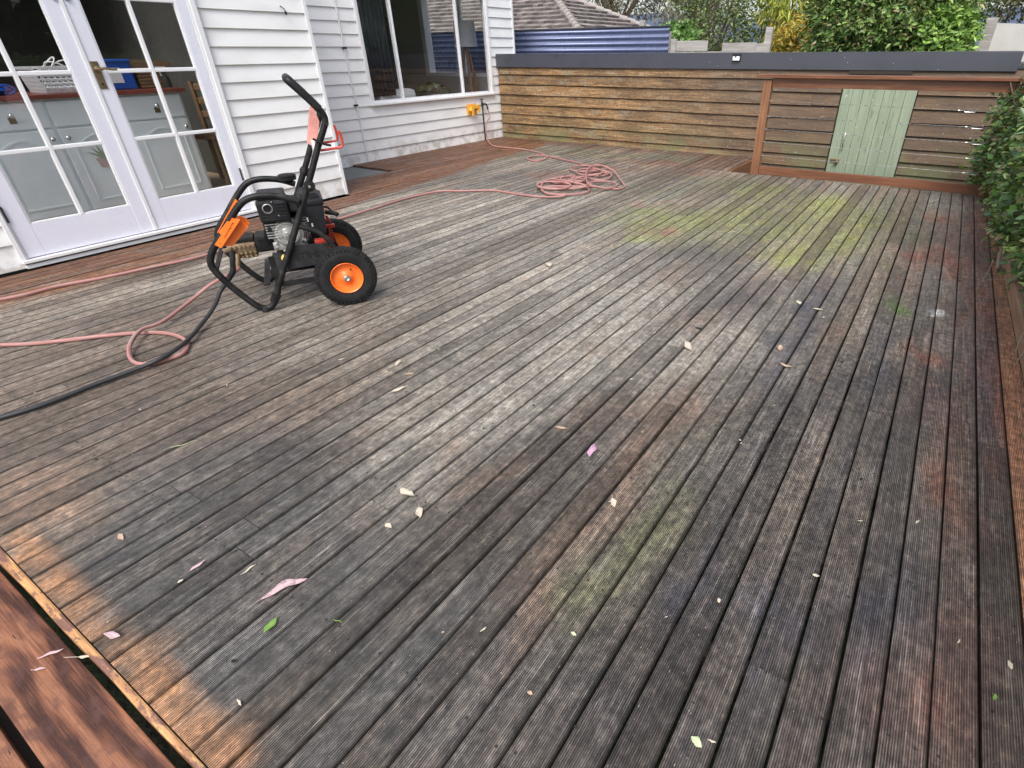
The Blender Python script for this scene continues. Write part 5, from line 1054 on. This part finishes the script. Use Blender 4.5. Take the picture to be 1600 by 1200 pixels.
en = MB(); [en.lathe((a, -0.176, b), (0, -1, 0), [(0, .005), (.004, .004), (.005, 0)], 6) for a, b in ((0.215, 0.497), (0.198, .57))]; en.build('bolt', M['chrome'], fo)
en = MB(); en.bbox(0.272, 0.318, -0.14, 0.0, 0.50, 0.565, .008); en.build('carburettor_cover', M['greyplas'], pwz)
# fuel tank
en = MB(); en.prism([(0.315, 0.385), (0.430, 0.355), (0.448, 0.50), (0.440, 0.545), (0.335, 0.560), (0.318, 0.53)], 'y', -0.10, 0.15); en.bbox(0.335, 0.455, -0.105, 0.155, 0.512, 0.55, .012); en.prism([(0.330, .552), (0.440, .552), (0.425, .578), (0.345, .578)], 'y', -.08, .13)
tk = en.build('fuel_tank', M['greyplas'], pwz)
en = MB(); en.tube([(0.452, -.03, .455), (0.500, -.05, .448), (0.512, -.06, .440)], [.012, .012, .014], 10, smooth=3); en.tube([(.44, .0, .48), (.47, .0, .475), (.485, -.01, .455)], .006, 6, smooth=3); en.build('fuel_tap', M['blkplas'], tk)
en = MB(); en.bbox(0.345, .353, -.108, -.1055, .43, .455, .001); en.bbox(0.362, .370, -.108, -.1055, .40, .42, .001); en.build('warning_label', M['white_pl'], tk)
# belly plate with embossed lettering
pt_ = MB(); pt_.prism([(0.182, 0.212), (0.400, 0.222), (0.430, 0.330), (0.236, 0.342)], 'y', -0.232, -0.222); pt_.prism([(0.182, 0.212), (0.400, 0.222), (0.430, 0.330), (0.236, 0.342)], 'y', 0.222, 0.232); pt_.box(0.19, 0.40, -0.222, 0.222, 0.214, 0.222)
pto = pt_.build('side_plate', M['greyplas'], pwz)
def text_mesh(txt, size, m, name, parent, loc, rot, ext=0.0012, shear=0.0):
    cu_ = bpy.data.curves.new(name, 'FONT'); cu_.body = txt; cu_.size = size; cu_.extrude = ext; cu_.offset = size * 0.018; cu_.align_x = 'CENTER'; cu_.shear = shear
    to = bpy.data.objects.new('tmp', cu_); scene.collection.objects.link(to); dg = bpy.context.evaluated_depsgraph_get(); me_ = bpy.data.meshes.new_from_object(to.evaluated_get(dg)); bpy.data.objects.remove(to)
    me_.materials.clear(); me_.materials.append(m); o_ = bpy.data.objects.new(name, me_); scene.collection.objects.link(o_); o_.parent = parent; o_.location = loc; o_.rotation_euler = rot; return o_
text_mesh('STIHL', 0.055, M['rubber'], 'lettering', pto, (0.305, -0.2335, 0.262), (math.radians(90), math.radians(-3), 0))
en = MB(); en.tube([(0.255, -.10, .47), (.262, -.15, .455), (.285, -.155, .43), (.30, -.13, .45), (.315, -.10, .50)], .005, 7, smooth=4); en.build('cable', M['rubber'], eo); en = MB(); en.tube([(0.13, -.11, .43), (.115, -.14, .40), (.12, -.13, .35), (.145, -.10, .32)], .005, 7, smooth=4); en.build('cable', M['rubber'], eo); en = MB(); en.tube([(0.33, -.10, .40), (.335, -.13, .36), (.32, -.13, .33), (.29, -.12, .31)], .004, 6, smooth=4); en.build('cable', M['rubber'], eo)
en = MB()
for k in range(6): en = MB(); en.bbox(0.128, 0.20, -0.150, -0.125, 0.372 + k * .0145, 0.377 + k * .0145, .001); en.build('cooling_fin', M['silver'], eo)
for k in range(7): en = MB(); en.bbox(0.300, 0.345, -0.10, -0.065, 0.375 + k * .013, 0.380 + k * .013, .001); en.build('cooling_fin', M['silver'], eo)
en = MB(); en.lathe((0.148, -0.15, 0.425), (0, -1, 0), [(0, .012), (.018, .010), (.024, .006), (.024, 0)], 10); en.build('spark_plug_cap', M['rubber'], eo)
# pump with two brass fittings
en = MB(); en.bbox(-0.085, 0.050, -0.075, 0.075, 0.262, 0.345, .010)
for i in range(6):
    for z in (.275, .295, .33): en.lathe((-0.075 + i * .023, -0.076, z), (0, -1, 0), [(0, .010), (.012, .010), (.018, .006), (.018, 0)], 6)
for i in range(3): en.lathe((-0.06 + i * .04, 0, .262), (0, 0, -1), [(0, .014), (.016, .014), (.018, 0)], 6)
en.tube([(-0.085, -.05, .315), (-0.115, -.06, .312)], .014, 8)
pu = en.build('pump', M['pump'], pwz)
en = MB(); en.bbox(0.052, 0.150, -0.085, 0.085, 0.285, 0.372, .014); en.bbox(-0.06, .05, -.06, .06, .346, .372, .008); en.build('gearbox', M['blkplas'], pwz)
en = MB(); en.tube([(-0.070, -0.10, 0.320), (-0.074, -0.105, 0.285), (-0.088, -0.11, 0.240)], [.016, .017, .013], 10, smooth=3); en.build('outlet_fitting', M['greyplas'], pu)
en = MB(); en.tube([(-0.050, -0.10, 0.300), (-0.055, -0.105, 0.270), (-0.070, -0.11, 0.225)], [.014, .015, .013], 10, smooth=3); en.build('inlet_fitting', M['pump'], pu)
# spring and red latch at the far side
en = MB(); en.tube([(0.458 + .010 * math.cos(a), 0.13 + .010 * math.sin(a), 0.35 - a * .0022) for a in np.linspace(0, 50, 160)], .003, 5); en.bbox(.43, .49, .12, .15, .325, .345, .004); en.build('throttle_spring', M['redwire'], pwz)
en = MB(); en.tube([(0.43, .10, .37), (.46, .11, .39), (.452, .12, .40), (.47, .12, .36)], .006, 6, smooth=3); en.bbox(0.355, 0.42, -0.20, -0.15, 0.325, 0.345, .004); en.build('red_latch', M['redwire'], pwz)
# axle and wheels
en = MB(); en.tube([(0.472, -0.34, 0.162), (0.472, 0.34, 0.162)], 0.010, 10); en.build('axle', M['chrome'], pwz)
def wheel(yc):
    w_ = MB(); prof = []
    R0, RW, W = 0.113, 0.163, 0.046
    for k in range(17):
        a = math.pi * k / 16; prof.append((-math.cos(a) * W, 0.118 + (RW - 0.118) * math.sin(a) ** 0.62))
    prof = [(-0.030, 0.086), (-0.040, 0.092)] + prof + [(0.040, 0.092), (0.030, 0.086)]
    w_.lathe((0, 0, 0), (0, 1, 0), prof, 64)
    for k in range(44):                       # tread blocks and shoulder lugs
        a = 2 * math.pi * k / 44
        for (yy, rr_, wd, dp) in ((-0.030, 0.1585, .014, .008), (0.030, 0.1585, .014, .008), (-0.010, 0.1635, .014, .006), (0.012, 0.1635, .014, .006), (-.041, .149, .008, .006), (.041, .149, .008, .006)):
            aa = a + (0.07 if abs(yy) < .02 else 0); Mx = Matrix.Rotation(-aa, 4, 'Y') @ Matrix.Translation((rr_, yy, 0)); w_.box(-dp / 2, dp / 2, -wd / 2, wd / 2, -.0075, .0075, Mx)
    wo_ = w_.build('wheel', M['rubber'], pwz); wo_.location = (0.472, yc, 0.162)
    r_ = MB(); s = -1 if yc < 0 else 1
    r_.lathe((0, 0, 0), (0, s, 0), [(0.044, .088), (.046, .086), (.042, .081), (.036, .078), (.026, .074), (.020, .055), (.024, .034), (.034, .026), (.036, .016)], 40); r_.lathe((0, 0, 0), (0, -s, 0), [(0.040, .088), (.030, .076), (.020, .05), (.026, .016)], 40); r_.build('rim', M['orimdirt'], wo_)
    h_ = MB(); h_.lathe((0, 0, 0), (0, s, 0), [(0.034, .019), (.050, .018), (.052, .012), (.040, .010), (.040, 0)], 16); h_.build('hub', M['chrome'], wo_)
    v_ = MB(); v_.tube([(0.028, s * .026, .040), (0.030, s * .050, .052)], .004, 6); v_.build('valve', M['rubber'], wo_)
wheel(-0.335); wheel(0.335)

# ------------------------------------------------------------------ hoses
def zpath(px, z=0.011):
    return [Vector(gp(u, v, z if not hasattr(z, '__len__') else z[i])) for i, (u, v) in enumerate(px)]
cp = lambda a, b: (720 + .175 * a, 140 + .175 * b)      # close-up crop to photo coordinates
hp1 = [Vector(TAPEND), Vector(TAPEND) + Vector((0.02, 0.01, -0.12))] + [Vector(onx(761, 190, X2 + .15)), Vector(onx(759.5, 206, X2 + .16)), Vector(gp(762, 218, .03))]
hp1 += zpath([cp(275, 495), cp(350, 512), cp(480, 525), cp(600, 540), cp(700, 565), cp(750, 585), cp(770, 603), cp(745, 622), cp(685, 634), cp(620, 630), cp(595, 615), cp(620, 600), cp(690, 589), cp(760, 590)], .012)
hp1 += zpath([cp(900, 622), cp(1050, 655), cp(1130, 682)], .013)
def ell(cx_, cy_, rx, ry, a0, a1, n_=10): return [cp(cx_ + rx * math.cos(math.radians(a)), cy_ + ry * math.sin(math.radians(a))) for a in np.linspace(a0, a1, n_)]
lo_ = [(ell(1230, 725, 105, 48, -60, 290), .014), (ell(1090, 705, 115, 26, -40, 300), .03), (ell(1150, 735, 115, 30, -20, 330), .042), (ell(1235, 765, 110, 42, -30, 320), .026), (ell(950, 812, 150, 34, -60, 300), .014), (ell(920, 845, 240, 40, -80, 260), .028), (ell(830, 855, 150, 34, -60, 340), .043), (ell(860, 850, 180, 42, -30, 300), .014), (ell(1000, 800, 110, 30, -40, 280), .052), (ell(935, 895, 215, 42, -80, 230), .02), (ell(1260, 850, 135, 32, 150, 440), .034)]
for e_, z_ in lo_: hp1 += zpath(e_, z_)
hp1 += zpath([cp(1150, 850), cp(1122, 800), cp(1125, 730), cp(1170, 682), cp(1235, 676), cp(1290, 690)], .075)
hp1 += zpath([cp(1370, 730), cp(1420, 800), cp(1462, 860), cp(1420, 886), cp(1300, 885), cp(1150, 862), cp(1020, 830), cp(900, 810), cp(800, 800)], [.05, .03, .014, .013, .02, .04, .06, .06, .05])
hp1 += zpath([cp(720, 850), cp(760, 925), cp(930, 945), cp(780, 960), cp(600, 945), cp(400, 915), cp(280, 900), cp(0, 905)], [.04, .02, .03, .013, .013, .013, .013, .013])
hp1 += zpath([(690, 298.5), (655, 305), (620, 314), (580, 327), (526, 343), (440, 366), (354, 389), (300, 404), (230, 419), (160, 434), (90, 447), (40, 460), (0, 468), (-60, 480), (-200, 500), (-260, 540), (-150, 548), (-60, 541), (0, 539), (50, 537), (100, 532), (160, 525), (225, 519.5), (262, 521), (285, 528), (293, 539), (285, 552), (262, 561), (235, 568), (212, 567), (203, 556), (208, 540), (225, 522)], .012)
L2W = Matrix.Translation(WO) @ Matrix.Rotation(TH_, 4, 'Z')
hp1[-3].z = .02; hp1[-2].z = .034; hp1[-1].z = .038
hp1 += zpath([(255, 502), (300, 468), (330, 444)], [.035, .05, .11]) + [L2W @ Vector((-0.074, -.112, .215)), L2W @ Vector((-0.068, -.11, .232))]
mb = MB(); mb.tube(hp1, 0.0100, 8, smooth=4); tag(mb.build('garden_hose', M['hose']), 'long pink garden hose running from the wall tap through a tangle to the washer', 'hose')
hp2 = [L2W @ Vector((-0.086, -.11, .248)), L2W @ Vector((-0.100, -.115, .205))] + zpath([(346, 452), (334, 480), (312, 510), (288, 536), (255, 558), (215, 576), (150, 600), (100, 620), (50, 638), (0, 653), (-80, 676), (-250, 720)], [.13, .07, .028, .032, .034, .018, .014, .012, .012, .012, .012, .012])
mb = MB(); mb.tube(hp2, 0.0105, 10, smooth=5); ph = tag(mb.build('pressure_hose', M['bhose']), 'black high pressure hose curving from the washer pump to the left', 'hose')
mb = MB(); mb.tube(hp2[:3], [.016, .016, .012], 10, smooth=3); mb.build('strain_relief', M['greyplas'], ph)

# ------------------------------------------------------------------ fallen leaves
def lmat(n_, c, v=.12): M[n_] = dusty(n_, c, tuple(x * .45 for x in c), .45, 60, .9, .35); return M[n_]
lmat('pink_leaf', (.55, .38, .40)); lmat('mauve_leaf', (.50, .30, .42)); lmat('cream_leaf', (.55, .48, .38)); lmat('green_leaf', (.16, .28, .06)); lmat('pale_green_leaf', (.52, .60, .36)); lmat('brown_leaf', (.20, .10, .06)); lmat('black_bit', (.02, .018, .016)); lmat('tan_leaf', (.48, .34, .24))
def leaf_obj(L, W, m, curl=.15, stem=.25, bend=0.0):
    mb = MB(); n_ = 12; vs = []; ph_ = random.uniform(0, 6); tw_ = random.uniform(-.5, .5)
    for i in range(n_ + 1):
        t_ = i / n_; w_ = W / 2 * (math.sin(math.pi * min(1, t_ * 1.02)) ** .8) if 0 < i < n_ else .0004; x_ = (t_ - .5) * L; yb_ = bend * L * (t_ - .5) ** 2 * 4; zc = .003 + curl * L * ((t_ - .5) ** 2) * .8
        wa = w_ * (1 + .07 * math.sin(i * 1.1 + ph_)); wb = w_ * (1 + .07 * math.sin(i * 1.3 + ph_ * 2)); tt = tw_ * (t_ - .5); yb_ += .03 * L * math.sin(i * .8 + ph_)
        vs += [(x_, yb_ - wa, zc + wa * max(-.1, .45 + tt * 2)), (x_, yb_, zc), (x_, yb_ + wb, zc + wb * max(-.1, .45 - tt * 2))]
    mb.add(vs, [(i * 3 + k, (i + 1) * 3 + k, (i + 1) * 3 + k + 1, i * 3 + k + 1) for i in range(n_) for k in range(2)], True)
    if stem: mb.tube([(-L / 2, bend * L, .004 + curl * L * .2), (-L / 2 - L * stem, bend * L * 1.2, .006)], .0007, 5)
    o = mb.build('fallen_leaf', m, None, fix=False); md = o.modifiers.new('t', 'SOLIDIFY'); md.thickness = .0006; return o
def put(u, v, u2, v2, W, mk, label, z=0.0, **k):
    a = gp(u, v, z + .004); b = gp(u2, v2, z + .004); L = float(np.linalg.norm(b - a)); o = leaf_obj(L, W * L, M[mk], **k); c = (a + b) / 2
    o.location = (c[0], c[1], z + .001); o.rotation_euler = (0, 0, math.atan2(b[1] - a[1], b[0] - a[0])); return tag(o, label, 'leaf')
put(406, 934, 480, 900, .22, 'pink_leaf', 'long curved pink and white leaf, the largest on the deck', curl=.05, bend=-.08, stem=.1)
put(412, 990, 434, 966, .42, 'green_leaf', 'crumpled green leaf just below the largest pink leaf', curl=.5, stem=0)
put(1080, 1150, 1096, 1168, .62, 'pale_green_leaf', 'pale green oval leaf near the bottom edge right of centre', curl=.05, stem=0)
put(920, 714, 930, 694, .32, 'mauve_leaf', 'mauve leaf lying alone in the middle of the deck', stem=0)
put(623, 765, 647, 776, .38, 'cream_leaf', 'cream curled leaf, widest of the three in the centre left', bend=.1, stem=.1)
put(655, 792, 656, 809, .45, 'cream_leaf', 'cream oval leaf standing out just right of the widest cream leaf', curl=.1)
put(602, 819, 612, 825, .6, 'cream_leaf', 'small cream leaf lowest of the three in the centre left', stem=0)
put(957, 778, 960, 793, .45, 'cream_leaf', 'pale leaf with thin stalk below the mauve leaf')
put(1071, 534, 1079, 550, .32, 'cream_leaf', 'upright tan leaf with split tip right of centre', curl=.4, stem=0)
put(1216, 568, 1236, 575, .30, 'tan_leaf', 'thin forked tan leaf right of the upright tan leaf', bend=.2, stem=0)
put(186, 834, 192, 844, .35, 'tan_leaf', 'small tan leaf on the lower left boards', stem=0)
put(297, 892, 322, 875, .22, 'pink_leaf', 'slim pink leaf lying left of the largest leaf', stem=0)
put(376, 899, 400, 881, .12, 'cream_leaf', 'thin pale twig like leaf between the slim pink leaf and the largest leaf', stem=0)
put(164, 990, 188, 996, .35, 'pink_leaf', 'curled pale leaf close to the orange edge', curl=.5, stem=0)
put(58, 1029, 100, 1014, .16, 'pink_leaf', 'slim pink leaf on the step plank', z=-.03, stem=0)
put(53, 1047, 72, 1043, .25, 'pink_leaf', 'short pink leaf on the step plank', z=-.03, stem=.2)
put(122, 1027, 140, 1026, .3, 'cream_leaf', 'white leaf with long stalk bridging the gap beside the step', z=-.02, stem=1.2)
put(612, 613, 638, 603, .25, 'cream_leaf', 'long pale leaf in the middle distance right of the washer wheel')
put(618, 572, 626, 562, .3, 'cream_leaf', 'short pale leaf above the long pale leaf in the middle distance', stem=0)
put(630, 586, 648, 583, .25, 'tan_leaf', 'narrow tan leaf just above the long pale leaf', stem=0)
put(528, 563, 540, 560, .3, 'cream_leaf', 'small pale leaf left of the pale pair in the middle distance', stem=0)
put(856, 411, 860, 417, .6, 'cream_leaf', 'tiny white leaf on the silvered boards beyond the washer', stem=0)
put(812, 436, 828, 438, .2, 'tan_leaf', 'thin tan leaf on the silvered boards left of the tiny white leaf', stem=0)
put(866, 667, 886, 670, .25, 'tan_leaf', 'thin tan leaf above the mauve leaf', stem=0)
put(1270, 482, 1287, 485, .3, 'cream_leaf', 'narrow pale leaf on the bluish board at the right', stem=0)
put(1246, 470, 1250, 476, .5, 'cream_leaf', 'small white leaf left of the bluish board leaf', stem=0)
put(1350, 337, 1356, 339, .6, 'green_leaf', 'curled green leaf on the mossy boards near the balustrade', curl=.5, stem=0)
put(1085, 512, 1098, 515, .4, 'black_bit', 'dark curled leaf above the upright tan leaf', curl=.6, stem=0)
put(255, 703, 308, 688, .025, 'pale_green_leaf', 'long straw of yellow grass on the left boards', stem=0, curl=.02)
put(520, 968, 536, 972, .08, 'green_leaf', 'thin blade of green grass on the lower centre boards', stem=0, curl=.05)
put(892, 987, 900, 993, .5, 'pale_green_leaf', 'tiny pale green leaf in the lower centre', stem=0)
put(824, 1080, 832, 1085, .6, 'tan_leaf', 'tiny tan leaf near the bottom edge left of the green oval', stem=0)
put(1576, 1032, 1580, 1046, .45, 'cream_leaf', 'white scrap of leaf near the right edge', stem=0, curl=.3)
# a reddish snail-like seed pod
a = gp(1219, 543, .012); mb = MB(); mb.lathe((0, 0, 0), (0, 0, 1), [(-.012, 0), (-.010, .011), (0, .014), (.010, .009), (.013, 0)], 12); o = mb.build('seed_pod', M['tan_leaf']); o.location = a; tag(o, 'round reddish seed pod on the boards left of the forked leaf', 'seed pod')
# scattered specks
proto = [leaf_obj(.016, .009, M['cream_leaf'], stem=0), leaf_obj(.012, .007, M['tan_leaf'], stem=0), leaf_obj(.014, .009, M['black_bit'], stem=0, curl=.5), leaf_obj(.022, .005, M['cream_leaf'], stem=0), leaf_obj(.030, .012, M['green_leaf'], stem=0, curl=.4)]
sp_n = ['tiny cream leaf fragment among many scattered on the deck boards', 'tiny tan leaf fragment among many scattered on the deck boards', 'tiny black leaf fragment among many scattered on the deck boards', 'thin pale leaf sliver among many scattered on the deck boards', 'small green leaf scrap among a few scattered on the deck boards']
grp = ['cream leaf fragments on the deck', 'tan leaf fragments on the deck', 'black leaf fragments on the deck', 'pale leaf slivers on the deck', 'green leaf scraps on the deck']
first = [True] * 5; rs = random.Random(11)
for i in range(84):
    k = rs.choices(range(5), (3, 3, 5, 3, .5))[0]; o = proto[k] if first[k] else proto[k].copy()
    if not first[k]: scene.collection.objects.link(o)
    first[k] = False
    if i % 3: u, v = rs.uniform(60, 1560), rs.uniform(270, 620)
    else: u, v = rs.uniform(60, 1560), rs.uniform(620, 1180)
    p = gp(u, v)
    while not (-5.0 < p[0] < .5 and .1 < p[1] < (6.7 if p[0] > -2 else 7.8)): u, v = rs.uniform(60, 1560), rs.uniform(270, 1180); p = gp(u, v)
    o.location = (p[0], p[1], .001); o.rotation_euler = (0, 0, rs.uniform(0, 6.28)); s = rs.uniform(.4, 1.0) * (1 + .12 * p[1]); o.scale = (s, s, s); tag(o, sp_n[k], 'leaf', grp[k])
